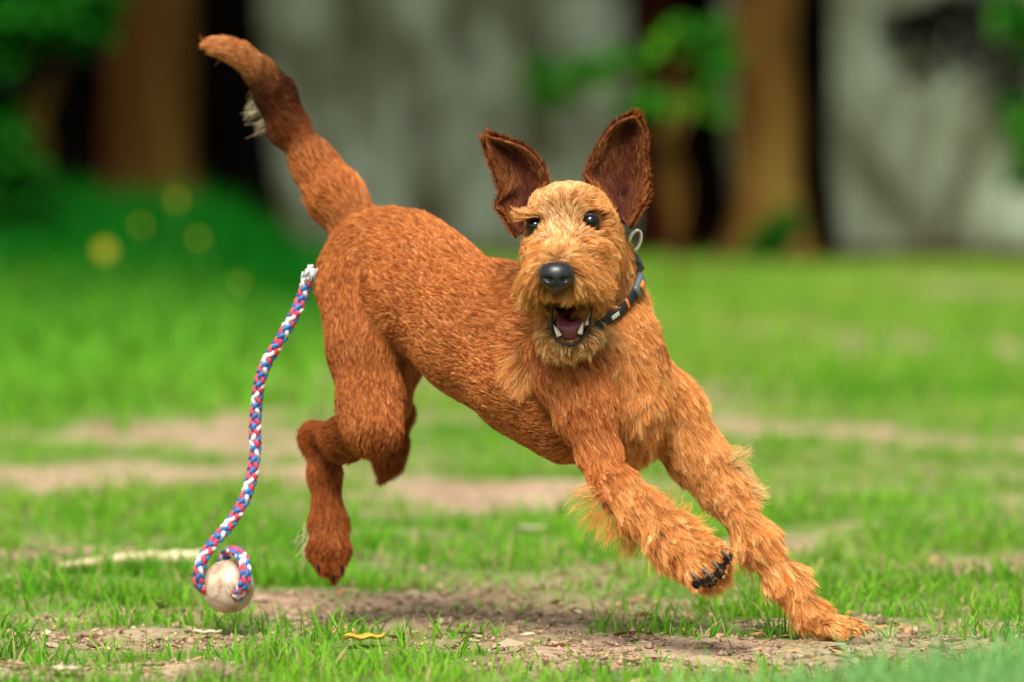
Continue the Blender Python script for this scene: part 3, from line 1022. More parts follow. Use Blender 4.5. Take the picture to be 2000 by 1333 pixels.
# lifted foreleg
bone([(1100, 690, -0.015, 58), (1114, 730, -0.028, 62), (1142, 800, -0.045, 56), (1168, 880, -0.06, 38), (1184, 925, -0.08, 31), (1205, 950, -0.09, 30)], 0.013, 1, 0.013, 0.2, 0.6, RED)
bone([(1205, 950, -0.09, 30), (1240, 985, -0.105, 28), (1300, 1040, -0.125, 26), (1335, 1070, -0.135, 30)], 0.018, 1, 0.025, 0.46, 0.78, GOLD)
bone([(1335, 1070, -0.135, 36), (1376, 1102, -0.15, 36)], 0.015, 1, 0.018, 0.55, 0.5, GOLD)
for a, c in [((1345, 1098), (1360, 1134)), ((1362, 1096), (1383, 1124)), ((1376, 1086), (1402, 1108)), ((1384, 1072), (1418, 1086))]:
    bone([(*a, -0.155, 17), (*c, -0.172, 15)], 0.007, 1, 0.010, 0.35, 0.5, GOLD)
# planted foreleg
bone([(1205, 690, 0.05, 62), (1298, 800, 0.055, 54), (1356, 885, 0.045, 38), (1403, 950, 0.035, 31)], 0.03, 1, 0.019, 0.34, 0.65, GOLD)
bone([(1403, 950, 0.035, 31), (1470, 1050, 0.02, 25), (1530, 1130, 0.01, 22), (1578, 1193, 0.0, 21)], 0.018, 1, 0.021, 0.32, 0.78, GOLD)
bone([(1578, 1193, 0.0, 21), (1618, 1224, -0.005, 18), (1650, 1234, -0.01, 12)], 0.012, 1, 0.013, 0.24, 0.7, GOLD)
for a, c in [((1610, 1222), (1640, 1240)), ((1620, 1218), (1668, 1236)), ((1622, 1212), (1684, 1228)), ((1620, 1208), (1672, 1218))]:
    i = (c[1] - 1228) * 0.0015
    bone([(*a, -0.005 - i, 12), (*c, -0.012 - i, 10)], 0.004, 1, 0.007, 0.22, 0.5, GOLD)

# head: skull, cheeks, muzzle, lower jaw
def pel(px, py, Y, rx, ry, rz_m, k=0.02, cut=False):
    m = mpp(Y)
    body_f.ell(P(px, py, Y), np.diag([rx * m, rz_m, ry * m]), k, cut)
pel(1120, 450, -0.005, 88, 80, 0.060, 0.02)          # skull
pel(1105, 400, -0.012, 62, 36, 0.05, 0.02)
pel(1112, 492, -0.03, 76, 60, 0.050, 0.02)            # face
pel(1064, 512, -0.015, 30, 54, 0.040, 0.016)           # cheeks
pel(1170, 510, -0.015, 38, 58, 0.042, 0.016)
body_f.cone(P(1106, 498, -0.055), P(1090, 542, -0.130), 50 * mpp(-0.05), 38 * mpp(-0.1), 0.014)
body_f.cone(P(1070, 552, -0.108), P(1122, 554, -0.108), 29 * mpp(-0.1), 29 * mpp(-0.1), 0.010)   # upper lips
pel(1062, 548, -0.07, 32, 34, 0.038, 0.012)
pel(1136, 550, -0.07, 38, 36, 0.038, 0.012)
body_f.cone(P(1118, 612, 0.0), P(1110, 664, -0.082), 58 * mpp(0), 26 * mpp(-0.1), 0.015)          # lower jaw
body_f.cone(P(1085, 662, -0.075), P(1140, 656, -0.075), 18 * mpp(-0.1), 18 * mpp(-0.1), 0.010)
pel(1038, 422, -0.042, 28, 10, 0.012, 0.012)          # brows
pel(1155, 412, -0.044, 30, 10, 0.012, 0.012)
MOUTH = P(1116, 614, -0.09)
pel(1116, 622, -0.098, 40, 44, 0.060, 0.004, True)    # open mouth
pel(1116, 598, -0.12, 35, 28, 0.036, 0.004, True)
EYE_PX = [(1046, 443, 16), (1153, 434, 16.5)]
eye_c = []
for ex, ey, er in EYE_PX:
    h = body_f.hit(ex, ey)
    body_f.ell(h, np.eye(3) * (er + 3) * mpp(h[1]), 0.004, True)
    eye_c.append((h + np.array([0, 0.40 * er * mpp(h[1]), 0]), er * mpp(h[1])))

F_ = lambda d: d
FACE = PALE
# face hair directions (right, down, away)
guide(1100, 385, -0.03, 10, (0, -1, 0.7), 0.008, 0.35, 0.4, PALE)
guide(1055, 400, -0.03, 10, (-0.5, -0.8, 0.5), 0.008, 0.3, 0.5, (0.70, 0.36, 0.13))
guide(1175, 390, -0.03, 10, (0.6, -0.8, 0.5), 0.008, 0.35, 0.4, GOLD)
guide(1035, 420, -0.07, 4, (-0.8, -0.2, -0.2), 0.009, 0.5, 0.5, GOLD)
guide(1155, 410, -0.07, 4, (0.9, -0.2, -0.2), 0.009, 0.5, 0.5, GOLD)
guide(1098, 440, -0.075, 8, (0, -1, 0.3), 0.009, 0.3, 0.5, PALE)
guide(1095, 485, -0.095, 8, (0.05, -1, 0.2), 0.010, 0.36, 0.6, (0.72, 0.38, 0.14))
guide(1060, 490, -0.08, 8, (-0.9, -0.1, 0.3), 0.017, 0.42, 0.7, GOLD)
guide(1140, 488, -0.08, 8, (0.9, -0.15, 0.3), 0.017, 0.42, 0.7, GOLD)
guide(1020, 510, -0.02, 10, (-0.4, 0.9, 0.5), 0.012, 0.28, 0.6, GOLD)
guide(1190, 500, -0.02, 10, (0.4, 0.9, 0.5), 0.013, 0.28, 0.6, GOLD)
guide(1225, 520, 0.01, 10, (0.1, 1, 0.6), 0.016, 0.3, 0.6, PALE)
guide(1045, 545, -0.11, 8, (-0.75, 0.75, 0.1), 0.026, 0.42, 0.75, (0.56, 0.25, 0.066))
guide(1135, 545, -0.11, 8, (0.75, 0.75, 0.1), 0.026, 0.42, 0.75, (0.56, 0.25, 0.066))
guide(1065, 580, -0.11, 8, (-0.6, 0.9, 0.0), 0.007, 0.25, 0.7, (0.56, 0.25, 0.066))
guide(1118, 578, -0.11, 8, (0.45, 0.9, 0.0), 0.0065, 0.25, 0.7, (0.56, 0.25, 0.066))
guide(1040, 585, -0.06, 8, (-0.3, 1, 0.1), 0.026, 0.40, 0.75, (0.56, 0.25, 0.066))
guide(1165, 585, -0.06, 8, (0.35, 1, 0.1), 0.026, 0.40, 0.75, (0.56, 0.25, 0.066))
guide(1195, 560, -0.02, 8, (0.3, 1, 0.4), 0.020, 0.35, 0.6, GOLD)
guide(1050, 640, -0.04, 10, (-0.4, 1, 0.1), 0.022, 0.36, 0.65, PALE)
guide(1175, 630, -0.04, 10, (0.5, 0.9, 0.1), 0.022, 0.36, 0.65, PALE)
guide(1110, 685, -0.085, 8, (0.0, 1, -0.1), 0.014, 0.38, 0.65, (0.66, 0.37, 0.14))
guide(1080, 680, -0.07, 8, (-0.4, 1, -0.1), 0.016, 0.38, 0.65, (0.66, 0.37, 0.14))
guide(1145, 676, -0.07, 8, (0.45, 1, -0.1), 0.016, 0.38, 0.65, (0.66, 0.37, 0.14))
guide(1010, 450, 0.01, 10, (-0.3, 1, 0.5), 0.010, 0.3, 0.5, RED)
guide(1235, 440, 0.01, 10, (0.3, 1, 0.5), 0.010, 0.3, 0.5, GOLD)
guide(1030, 720, -0.0, 20, (-0.3, 1, 0.2), 0.020, 0.4, 0.55, GOLD)
guide(1020, 620, 0.06, 30, (-0.5, 0.8, 0.2), 0.017, 0.35, 0.5, GOLD)

bV, bF = body_f.nets(2)
bN = vnormals(bV, bF)
print('body verts', len(bV))

# skin under the coat; dark lining inside the mouth
mouth_in = np.exp(-((bV - MOUTH) ** 2 / np.array([0.022, 0.06, 0.021]) ** 2).sum(1) * 1.1)
mm = ((np.abs((bV[:, 0] - MOUTH[0]) / 0.0205) ** 2 + np.abs((bV[:, 2] - MOUTH[2] + 0.001) / 0.0225) ** 2) < 1.0) & (bV[:, 1] < -0.03) & (bV[:, 1] > -0.135)
skin = np.tile(np.array([0.17, 0.052, 0.012]), (len(bV), 1))
lin = mm & ((bN @ np.array([0, -1, 0]) > -0.3))
skin[lin] = (0.035, 0.008, 0.010)
M_skin, nt, b = new_mat('dog_skin')
at = nt.nodes.new('ShaderNodeAttribute')
at.attribute_name = 'tint'
n_ = noise_node(nt, 120, 3, vec=coords(nt))
rp = ramp(nt, n_.outputs[0], [(0.3, (0.7, 0.7, 0.7)), (0.7, (1.1, 1.1, 1.1))])
mx = nt.nodes.new('ShaderNodeMix')
mx.data_type = 'RGBA'
mx.blend_type = 'MULTIPLY'
mx.inputs['Factor'].default_value = 1
nt.links.new(at.outputs['Color'], mx.inputs['A'])
nt.links.new(rp.outputs[0], mx.inputs['B'])
nt.links.new(mx.outputs['Result'], b.inputs['Base Color'])
b.inputs['Roughness'].default_value = 0.9
b.inputs['Specular IOR Level'].default_value = 0.1

dog = empty('dog', (0.30, 0.0, 0.0))
tag(dog, 'reddish tan terrier dog leaping across the lawn with open mouth', 'dog')
mobj('body', bV, bF, M_skin, dog, colors=skin)

# ------------------------------------------------------------------ ears
def ear(left, right, Y0, Y1, cup, n=26, m=15):
    """left / right edge polylines (px) from base to tip; cup bows the middle away from the viewer"""
    Lp, Rp = spline(np.array(left, float), n), spline(np.array(right, float), n)
    out = []
    for i in range(n):
        t = i / (n - 1)
        row = []
        for j in range(m):
            u = j / (m - 1)
            q = Lp[i] * (1 - u) + Rp[i] * u
            wpx = np.linalg.norm(Rp[i] - Lp[i])
            y = Y0 + (Y1 - Y0) * t + cup * (4 * u * (1 - u)) * min(1, wpx / 70)
            row.append(P(q[0], q[1], y))
        out.append(row)
    Sf = np.array(out)
    du = np.gradient(Sf, axis=1)
    dv = np.gradient(Sf, axis=0)
    N = nrm(np.cross(du.reshape(-1, 3), dv.reshape(-1, 3)))
    if N[:, 1].mean() > 0:
        N = -N
    front = Sf.reshape(-1, 3)
    th = 0.0022
    back = front - N * th * 2
    a = np.arange(n - 1)[:, None] * m
    c = np.arange(m - 1)[None, :]
    Fq = np.stack([a + c, a + c + 1, a + m + c + 1, a + m + c], -1).reshape(-1, 4)
    k = n * m
    i0 = np.arange(n - 1) * m
    j0 = np.arange(m - 1)
    e = (n - 1) * m
    Fs = [Fq, Fq[:, ::-1] + k, np.stack([i0, i0 + m, i0 + m + k, i0 + k], -1),
          np.stack([i0 + m - 1, i0 + m - 1 + k, i0 + 2 * m - 1 + k, i0 + 2 * m - 1], -1),
          np.stack([e + j0, e + j0 + 1, e + j0 + 1 + k, e + j0 + k], -1)]
    return np.vstack([front, back]), Fs, Sf, N.reshape(n, m, 3)

M_ear = mat_noise('ear_skin', [(0.3, (0.05, 0.012, 0.005)), (0.7, (0.11, 0.03, 0.012))], 60, 0.8, spec=0.15)
EARS = [
    ([(1014, 468), (992, 428), (973, 405), (983, 384), (971, 340), (957, 300), (951, 270)],
     [(1030, 440), (1050, 390), (1066, 356), (1052, 318), (1022, 289), (990, 276), (959, 267)], -0.022, 0.020, 0.022),
    ([(1200, 415), (1165, 372), (1145, 347), (1163, 300), (1188, 258), (1212, 235), (1234, 227)],
     [(1226, 448), (1240, 425), (1262, 385), (1262, 350), (1257, 310), (1256, 262), (1243, 226)], -0.022, 0.020, 0.024)]
ear_objs = []
for Lp, Rp, y0, y1, cup in EARS:
    ctr = np.mean(np.array(Lp + Rp, float), 0)
    Lp = [tuple(ctr + (np.array(q) - ctr) * 0.95) for q in Lp]
    Rp = [tuple(ctr + (np.array(q) - ctr) * 0.95) for q in Rp]
    V, Fs, Sf, N = ear(Lp, Rp, y0, y1, cup)
    o = mobj('ear', V, Fs, M_ear, dog, loc=Sf[0, 7])
    ear_objs.append((o, Sf, N))
ear_objs[0][0]['label'] = 'upright reddish ear on the left in the picture'
ear_objs[1][0]['label'] = 'taller upright reddish ear on the right in the picture'

# ------------------------------------------------------------------ coat
M_hair, nt, b = new_mat('dog_hair')
at = nt.nodes.new('ShaderNodeAttribute')
at.attribute_name = 'tint'
nt.links.new(at.outputs['Color'], b.inputs['Base Color'])
b.inputs['Roughness'].default_value = 0.6
b.inputs['Specular IOR Level'].default_value = 0.18
tr = nt.nodes.new('ShaderNodeBsdfTranslucent')
nt.links.new(at.outputs['Color'], tr.inputs['Color'])
mx = nt.nodes.new('ShaderNodeMixShader')
mx.inputs['Fac'].default_value = 0.12
nt.links.new(b.outputs[0], mx.inputs[1])
nt.links.new(tr.outputs[0], mx.inputs[2])
nt.links.new(mx.outputs[0], nt.nodes['Material Output'].inputs['Surface'])

def make_curves(name, pos, rad, colr, parent):
    """pos (n,k,3) world"""
    n, k, _ = pos.shape
    off = np.zeros(3)
    pp = parent
    while pp is not None:
        off += np.array(pp.location)
        pp = pp.parent
    cu = bpy.data.hair_curves.new(name)
    cu.add_curves([k] * n)
    cu.attributes['position'].data.foreach_set('vector', (pos - off).astype(np.float32).ravel())
    ra = cu.attributes.get('radius') or cu.attributes.new('radius', 'FLOAT', 'POINT')
    ra.data.foreach_set('value', np.ascontiguousarray(rad, np.float32).ravel())
    ca = cu.attributes.new('tint', 'FLOAT_COLOR', 'POINT')
    c4 = np.ones((n, k, 4), np.float32)
    c4[..., :3] = colr
    ca.data.foreach_set('color', c4.ravel())
    cu.materials.append(M_hair)
    o = bpy.data.objects.new(name, cu)
    link(o, parent)
    o['kind'] = 'stuff'
    return o

def strands(root, nor, tdir, ln, lift, clump, colr, seed, k=6, yawn=0.5, jt=0.2, rootd=0.25, clump_d=0.0055, wav=0.10, rad0=0.00030, mott=0.42, grav=0.12, per=13):
    r = np.random.default_rng(seed)
    n = len(root)
    T = tdir - nor * (tdir * nor).sum(1, keepdims=True)
    T = nrm(T + 1e-5)
    B = np.cross(nor, T)
    def curve(idx, jit):
        m = len(idx)
        a = lift[idx] + r.normal(0, 0.10, m) * jit
        yaw = r.normal(0, jt, m) * jit + yawn * snoise(root[idx], 17.0, seed + 3, 2)
        t2 = T[idx] * np.cos(yaw)[:, None] + B[idx] * np.sin(yaw)[:, None]
        L = ln[idx] * (1 + r.normal(0, 0.22, m) * jit) * np.where(r.random(m) < 0.05, 1.35, 1.0)
        s = np.linspace(0, 1, k)
        d0 = t2 * np.cos(a)[:, None] + nor[idx] * np.sin(a)[:, None]
        d1 = t2 * np.cos(a * 0.5)[:, None] + nor[idx] * (np.sin(a * 0.4))[:, None] + np.array([0, 0, -1.0]) * grav
        ph = r.uniform(0, 6.28, m)
        am = wav * r.uniform(0.3, 1.2, m)
        p = root[idx][:, None, :] - nor[idx][:, None, :] * 0.0008 + L[:, None, None] * (
            s[None, :, None] * d0[:, None, :] * (1 - 0.45 * s[None, :, None]) + (0.45 * s ** 2)[None, :, None] * d1[:, None, :]
            + (am[:, None] * s[None] ** 1.2 * np.sin(ph[:, None] + 4.5 * s[None]))[:, :, None] * B[idx][:, None, :]
            + (0.5 * am[:, None] * s[None] ** 1.2 * np.cos(ph[:, None] * 1.7 + 4.0 * s[None]))[:, :, None] * nor[idx][:, None, :])
        return p
    # clump leaders: a random thinning of the roots
    nc = max(40, int(n / per))
    lead = r.choice(n, nc, replace=False)
    kd = kdtree.KDTree(nc)
    for i, q in enumerate(lead):
        kd.insert(root[q], i)
    kd.balance()
    near = np.fromiter((kd.find(q)[1] for q in root), int, n)
    pl_ = curve(lead, 0.8)
    p = curve(np.arange(n), 1.0)
    s = np.linspace(0, 1, k)
    w = (clump * r.uniform(0.55, 1.25, n)).clip(0, 0.97)[:, None] * (s ** 1.3)[None]
    same = (nor * nor[lead[near]]).sum(1) > 0.3
    w = w * same[:, None]
    rel = pl_[near] - pl_[near][:, :1] + root[lead[near]][:, None, :]
    p = p * (1 - w[..., None]) + rel * w[..., None]
    u_ = r.random(nc)
    cv = ((1 + mott * 0.6 * r.normal(0, 1, nc)) * np.where(u_ < 0.2, 1 - mott * 1.3, np.where(u_ > 0.82, 1 + mott, 1.0))).clip(0.25, 1.9)[near] * (1 + 0.12 * r.normal(0, 1, n)).clip(0.5, 1.5)
    hue = 0.06 * r.normal(0, 1, nc)[near]
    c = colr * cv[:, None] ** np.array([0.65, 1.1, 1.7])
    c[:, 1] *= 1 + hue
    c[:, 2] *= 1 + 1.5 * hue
    cp = c[:, None, :] * (rootd + (1.35 - rootd) * s)[None, :, None]  # root colour darkened as shade between clumps, tips lightened
    rad = rad0 * (1 - 0.75 * s ** 1.5)[None, :] * r.uniform(0.7, 1.2, n)[:, None]
    return p, rad, cp.clip(0, 0.95)

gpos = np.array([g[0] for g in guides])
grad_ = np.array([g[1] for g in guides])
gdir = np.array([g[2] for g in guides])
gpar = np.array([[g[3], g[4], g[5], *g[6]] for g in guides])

NOSE = P(1087, 541, -0.15)
ONE = bV[bF]
fa = 0.5 * np.linalg.norm(np.cross(ONE[:, 2] - ONE[:, 0], ONE[:, 3] - ONE[:, 1]), axis=1)
fc = ONE.mean(1)
fn = nrm(np.cross(ONE[:, 2] - ONE[:, 0], ONE[:, 3] - ONE[:, 1]))
face_cam = (fn * nrm(CAM - fc)).sum(1)
dens = np.where(face_cam > -0.35, 1.0, 0.30)
head_w = np.exp(-((fc - P(1110, 520, -0.05)) ** 2).sum(1) / 0.10 ** 2)
dens = dens * (1 + 0.7 * head_w)
NS = 640000
pr = fa * dens
fi = rng.choice(len(bF), NS, p=pr / pr.sum())
u = rng.random((NS, 2))
q = ONE[fi]
root = (q[:, 0] * ((1 - u[:, 0]) * (1 - u[:, 1]))[:, None] + q[:, 1] * (u[:, 0] * (1 - u[:, 1]))[:, None]
        + q[:, 2] * (u[:, 0] * u[:, 1])[:, None] + q[:, 3] * ((1 - u[:, 0]) * u[:, 1])[:, None])
nor = nrm(bN[bF[fi]].mean(1))
ok = np.ones(NS, bool)
for c, r_ in eye_c:
    ok &= np.linalg.norm((root - c) * np.array([1, 0.7, 1]), axis=1) > r_ * 1.38
nose_hit = body_f.hit(1087, 541)
ok &= np.linalg.norm((root - nose_hit) / np.array([0.0165, 0.03, 0.0150]), axis=1) > 1.0
inm = (np.abs((root[:, 0] - MOUTH[0]) / 0.0195) ** 2 + np.abs((root[:, 2] - MOUTH[2] + 0.003) / 0.0215) ** 2 < 1.0) & (root[:, 1] < -0.03) & (root[:, 1] > -0.14)
ok &= ~inm
PAD = [(1362, 1140), (1384, 1131), (1402, 1116), (1420, 1094)]
pad_c = []
for a, b_ in PAD:
    h = body_f.hit(a - 2, b_ - 4)
    pad_c.append(h if h is not None else P(a, b_, -0.18))
for h in pad_c:
    ok &= np.linalg.norm(root - h, axis=1) > 0.0080
ok &= root[:, 2] > -0.004
root, nor = root[ok], nor[ok]
n = len(root)
tdir = np.zeros((n, 3))
par = np.zeros((n, 6))
for i in range(0, n, 20000):
    d = np.linalg.norm(root[i:i + 20000, None, :] - gpos[None], axis=2) - grad_[None]
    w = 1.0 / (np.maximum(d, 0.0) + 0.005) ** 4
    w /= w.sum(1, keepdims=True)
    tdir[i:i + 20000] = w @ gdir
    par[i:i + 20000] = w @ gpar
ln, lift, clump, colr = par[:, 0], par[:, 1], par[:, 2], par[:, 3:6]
colr = colr * (1 + 0.10 * snoise(root, 9, 91, 3))[:, None]
short = ln < 0.0142
ln = ln * (1 + 0.22 * snoise(root, 16, 92, 2))
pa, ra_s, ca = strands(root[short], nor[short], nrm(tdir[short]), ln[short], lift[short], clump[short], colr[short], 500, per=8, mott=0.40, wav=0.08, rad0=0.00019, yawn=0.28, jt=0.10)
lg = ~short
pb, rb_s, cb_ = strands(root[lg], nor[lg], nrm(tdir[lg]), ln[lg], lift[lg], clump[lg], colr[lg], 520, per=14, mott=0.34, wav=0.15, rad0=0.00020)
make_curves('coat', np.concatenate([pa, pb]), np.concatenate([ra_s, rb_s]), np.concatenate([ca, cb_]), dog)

# long pale wisps on the underside of the tail
# ear hair, both faces
for qi, (o, Sf, N) in enumerate(ear_objs):
    n_, m_ = Sf.shape[:2]
    ns = 14000
    r = np.random.default_rng(600 + qi)
    a = r.random(ns) * (n_ - 1.001)
    e_ = r.random(ns)
    edge = r.random(ns) < 0.16
    e_[edge] = np.where(r.random(edge.sum()) < 0.5, r.random(edge.sum()) ** 2 * 0.10, 1 - r.random(edge.sum()) ** 2 * 0.10)
    bcol = e_ * (m_ - 1.001)
    ia, ib = a.astype(int), bcol.astype(int)
    fa_, fb_ = (a - ia)[:, None], (bcol - ib)[:, None]
    bl = lambda A: A[ia, ib] * (1 - fa_) * (1 - fb_) + A[ia + 1, ib] * fa_ * (1 - fb_) + A[ia, ib + 1] * (1 - fa_) * fb_ + A[ia + 1, ib + 1] * fa_ * fb_
    pos, nn = bl(Sf), nrm(bl(N))
    tip = nrm(np.gradient(Sf, axis=0)[ia, ib])
    out = nrm(np.gradient(Sf, axis=1)[ia, ib]) * (2 * (e_ - 0.5))[:, None]
    backf = r.random(ns) < 0.35
    nn[backf] *= -1
    pos[backf] += nn[backf] * 0.0044
    ew = np.abs(2 * e_ - 1) ** 4
    td = nrm(tip * (1 - 0.45 * ew)[:, None] + out * (0.25 + 0.9 * ew)[:, None])
    ln_ = np.where(ew > 0.55, 0.0070, 0.010) * r.uniform(0.5, 1.25, ns)
    inner = np.array([0.085, 0.016, 0.004])
    rim = np.array([0.50, 0.19, 0.05])
    tt = (a / n_)
    f = np.clip(ew * 1.1 + 0.35 * (tt > 0.85) + 0.30 * np.exp(-((e_ - 0.35) / 0.16) ** 2 - ((tt - 0.55) / 0.22) ** 2), 0, 1)[:, None]
    c_ = inner * (1 - f) + rim * f
    c_[backf] = np.array(DEEP)
    p, rad, cp = strands(pos, nn, td, ln_, np.full(ns, 0.22) + 0.1 * r.random(ns), np.full(ns, 0.15), c_, 610 + qi, grav=0.0, mott=0.6, rad0=0.00022, per=8)
    make_curves('ear_hair', p, rad, cp, o)

# wisps: pale underside of the tail and feathering on the forelegs
def wisps(pxs, Y, dirs, ln0, colr, nper, seed, spread=0.006):
    r = np.random.default_rng(seed)
    roots, tds = [], []
    for (a, b_), d in zip(pxs, dirs):
        c = P(a, b_, Y)
        roots.append(c + r.normal(0, spread, (nper, 3)))
        tds.append(np.tile(nrm([d[0], 0.0, -d[1]]), (nper, 1)))
    roots, tds = np.vstack(roots), np.vstack(tds)
    m = len(roots)
    nn = nrm(np.cross(tds, np.tile([0.0, 0, 1.0], (m, 1))) + 0.01)
    p, rad, cp = strands(roots, nn, tds, np.full(m, ln0) * r.uniform(0.6, 1.2, m), np.full(m, 0.05), np.full(m, 0.7), np.tile(np.array(colr), (m, 1)), seed, rad0=0.00020, grav=0.12, wav=0.16, per=16, mott=0.15, rootd=0.8)
    make_curves('feathering', p, rad, cp, dog)
wisps([(510, 190), (514, 208), (522, 232), (504, 172)], 0.368, [(-0.5, 0.9), (-0.8, 0.5), (-1.0, 0.2), (-0.5, 1)], 0.017, (0.80, 0.62, 0.40), 24, 701, 0.0050)
wisps([(440, 92), (434, 94), (446, 98)], 0.35, [(-1, 0.1), (-1, 0.3), (-1, 0.35)], 0.013, (0.58, 0.25, 0.08), 50, 702, 0.003)
wisps([(1418, 895), (1428, 905), (1438, 918), (1447, 935), (1456, 955), (1464, 975)], 0.03, [(0.9, -0.35), (0.95, -0.15), (1, 0.1), (0.9, 0.35), (0.8, 0.6), (0.7, 0.8)], 0.019, PALE, 95, 703, 0.0045)
wisps([(1300, 1010), (1325, 1025), (1345, 1040)], -0.13, [(0.5, -0.9), (0.6, -0.7), (0.7, -0.5)], 0.020, GOLD, 60, 704, 0.007)
wisps([(1165, 965), (1180, 1000), (1205, 1020), (1240, 1050)], -0.10, [(-0.8, 0.6), (-0.7, 0.7), (-0.5, 0.9), (-0.3, 1)], 0.022, GOLD, 110, 705, 0.007)
wisps([(605, 1040), (603, 1065)], 0.25, [(-0.6, 0.8), (-0.5, 0.9)], 0.013, (0.8, 0.65, 0.45), 40, 706, 0.005)

# ------------------------------------------------------------------ eyes, nose, mouth, paws
M_eye, nt, b = new_mat('dog_eye')
lw = nt.nodes.new('ShaderNodeTexCoord')
sx = nt.nodes.new('ShaderNodeSeparateXYZ')
nt.links.new(lw.outputs['Object'], sx.inputs[0])
rr = ramp(nt, sx.outputs[1], [(0.0, (0.002, 0.0015, 0.0015)), (1.0, (0.012, 0.005, 0.003))])
nt.links.new(rr.outputs[0], b.inputs['Base Color'])
b.inputs['Roughness'].default_value = 0.02
b.inputs['Specular IOR Level'].default_value = 0.5
M_black = mat_plain('black_skin', (0.012, 0.010, 0.010), 0.45, spec=0.4)
M_iris = mat_plain('dark_iris', (0.035, 0.014, 0.006), 0.05, coat=1.0)
for (c, r_) in eye_c:
    V, F = ellipsoid(c, np.eye(3) * r_ * 0.98, 24, 16)
    e = mobj('eye', V, F, M_eye, dog, loc=c)
    th = np.linspace(0, 2 * math.pi, 40, endpoint=True)
    ring = c + np.stack([np.cos(th) * r_ * 1.0, np.full(40, -r_ * 0.36) + 0.15 * r_ * np.abs(np.cos(th)), np.sin(th) * r_ * 0.86], -1)
    V, F = tube(ring, r_ * 0.16, 8, cap=False)
    mobj('eyelid', V, F, M_black, e)

nf = Field(nose_hit - 0.035, nose_hit + 0.035, 0.0011)
nc = P(1087, 541, nose_hit[1] - 0.001)
mN = mpp(nc[1])
nf.ell(nc, np.diag([33 * mN, 0.013, 26 * mN]), 0.004)
nf.ell(nc + np.array([0, 0.004, 12 * mN]), np.diag([32 * mN, 0.013, 16 * mN]), 0.006)
nf.cone(nc + np.array([0, -0.004, -10 * mN]), nc + np.array([0, 0.004, -27 * mN]), 13 * mN, 8 * mN, 0.006)
for s_ in (-1, 1):
    nf.ell(nc + np.array([s_ * 14 * mN, -0.0125, -5 * mN]), np.diag([7.5 * mN, 0.006, 5.5 * mN]), 0.002, True)
    nf.ell(nc + np.array([s_ * 25 * mN, -0.0085, -3 * mN]), np.diag([8 * mN, 0.003, 2.6 * mN]), 0.002, True)
nf.ell(nc + np.array([0, -0.0145, -16 * mN]), np.diag([1.6 * mN, 0.004, 16 * mN]), 0.001, True)
V, F = nf.nets(2)
M_nose, nt, b = new_mat('wet_nose')
n_ = noise_node(nt, 900, 2, vec=coords(nt))
rp = ramp(nt, n_.outputs[0], [(0.3, (0.005, 0.005, 0.006)), (0.7, (0.018, 0.017, 0.019))])
nt.links.new(rp.outputs[0], b.inputs['Base Color'])
b.inputs['Roughness'].default_value = 0.33
bump(nt, b, n_.outputs[0], 0.35, 0.0006)
mobj('nose', V, F, M_nose, dog, loc=nc)

M_tongue = mat_noise('tongue', [(0.3, (0.14, 0.028, 0.045)), (0.7, (0.24, 0.06, 0.08))], 150, 0.35, bmp=0.3, bdist=0.001)
tf = Field(P(1116, 640, -0.09) - 0.045, P(1116, 640, -0.09) + 0.045, 0.0014)
tf.cone(P(1116, 628, -0.03), P(1113, 645, -0.086), 0.016, 0.0125, 0.004)
tf.ell(P(1114, 622, -0.07), np.diag([0.004, 0.03, 0.004]), 0.006, True)
V, F = tf.nets(2)
mobj('tongue', V, F, M_tongue, dog)
M_tooth = mat_noise('tooth', [(0.3, (0.70, 0.62, 0.46)), (0.7, (0.86, 0.80, 0.66))], 60, 0.25)
def tooth(px, py, Y, h, w, d):
    c = P(px, py, Y)
    d = nrm(d)
    t = np.linspace(0, 1, 8)
    bend = np.array([0, 1, 0])
    path = c + d * (h * t)[:, None] + bend * (h * 0.18 * t ** 2)[:, None]
    V, F = tube(path, np.maximum(w * (1 - t ** 1.8) * (1 - 0.1 * t), 0.0002), 9)
    mobj('tooth', V, F, M_tooth, dog)
tooth(1093, 657, -0.098, 0.0120, 0.0028, (-0.55, 0, 1))
tooth(1132, 653, -0.098, 0.0120, 0.0026, (0.30, 0, 1))
for i in range(3):
    tooth(1146 + i * 3, 636 - i * 9, -0.085 + i * 0.012, 0.006, 0.0025, (0.1, 0, 1))
# black lips round the mouth opening
lip = spline(np.array([P(*q) for q in [(1079, 592, -0.105), (1078, 620, -0.088), (1080, 650, -0.094), (1094, 668, -0.101), (1113, 674, -0.104), (1132, 667, -0.101),
                                        (1146, 645, -0.090), (1154, 618, -0.082), (1156, 592, -0.092)]]), 44)
V, F = tube(lip, 0.0008 + (0.0009 + 0.0005 * np.sin(np.arange(44) * 0.9)) * np.sin(np.linspace(0, math.pi, 44)), 8)
mobj('lip', V, F, M_black, dog)

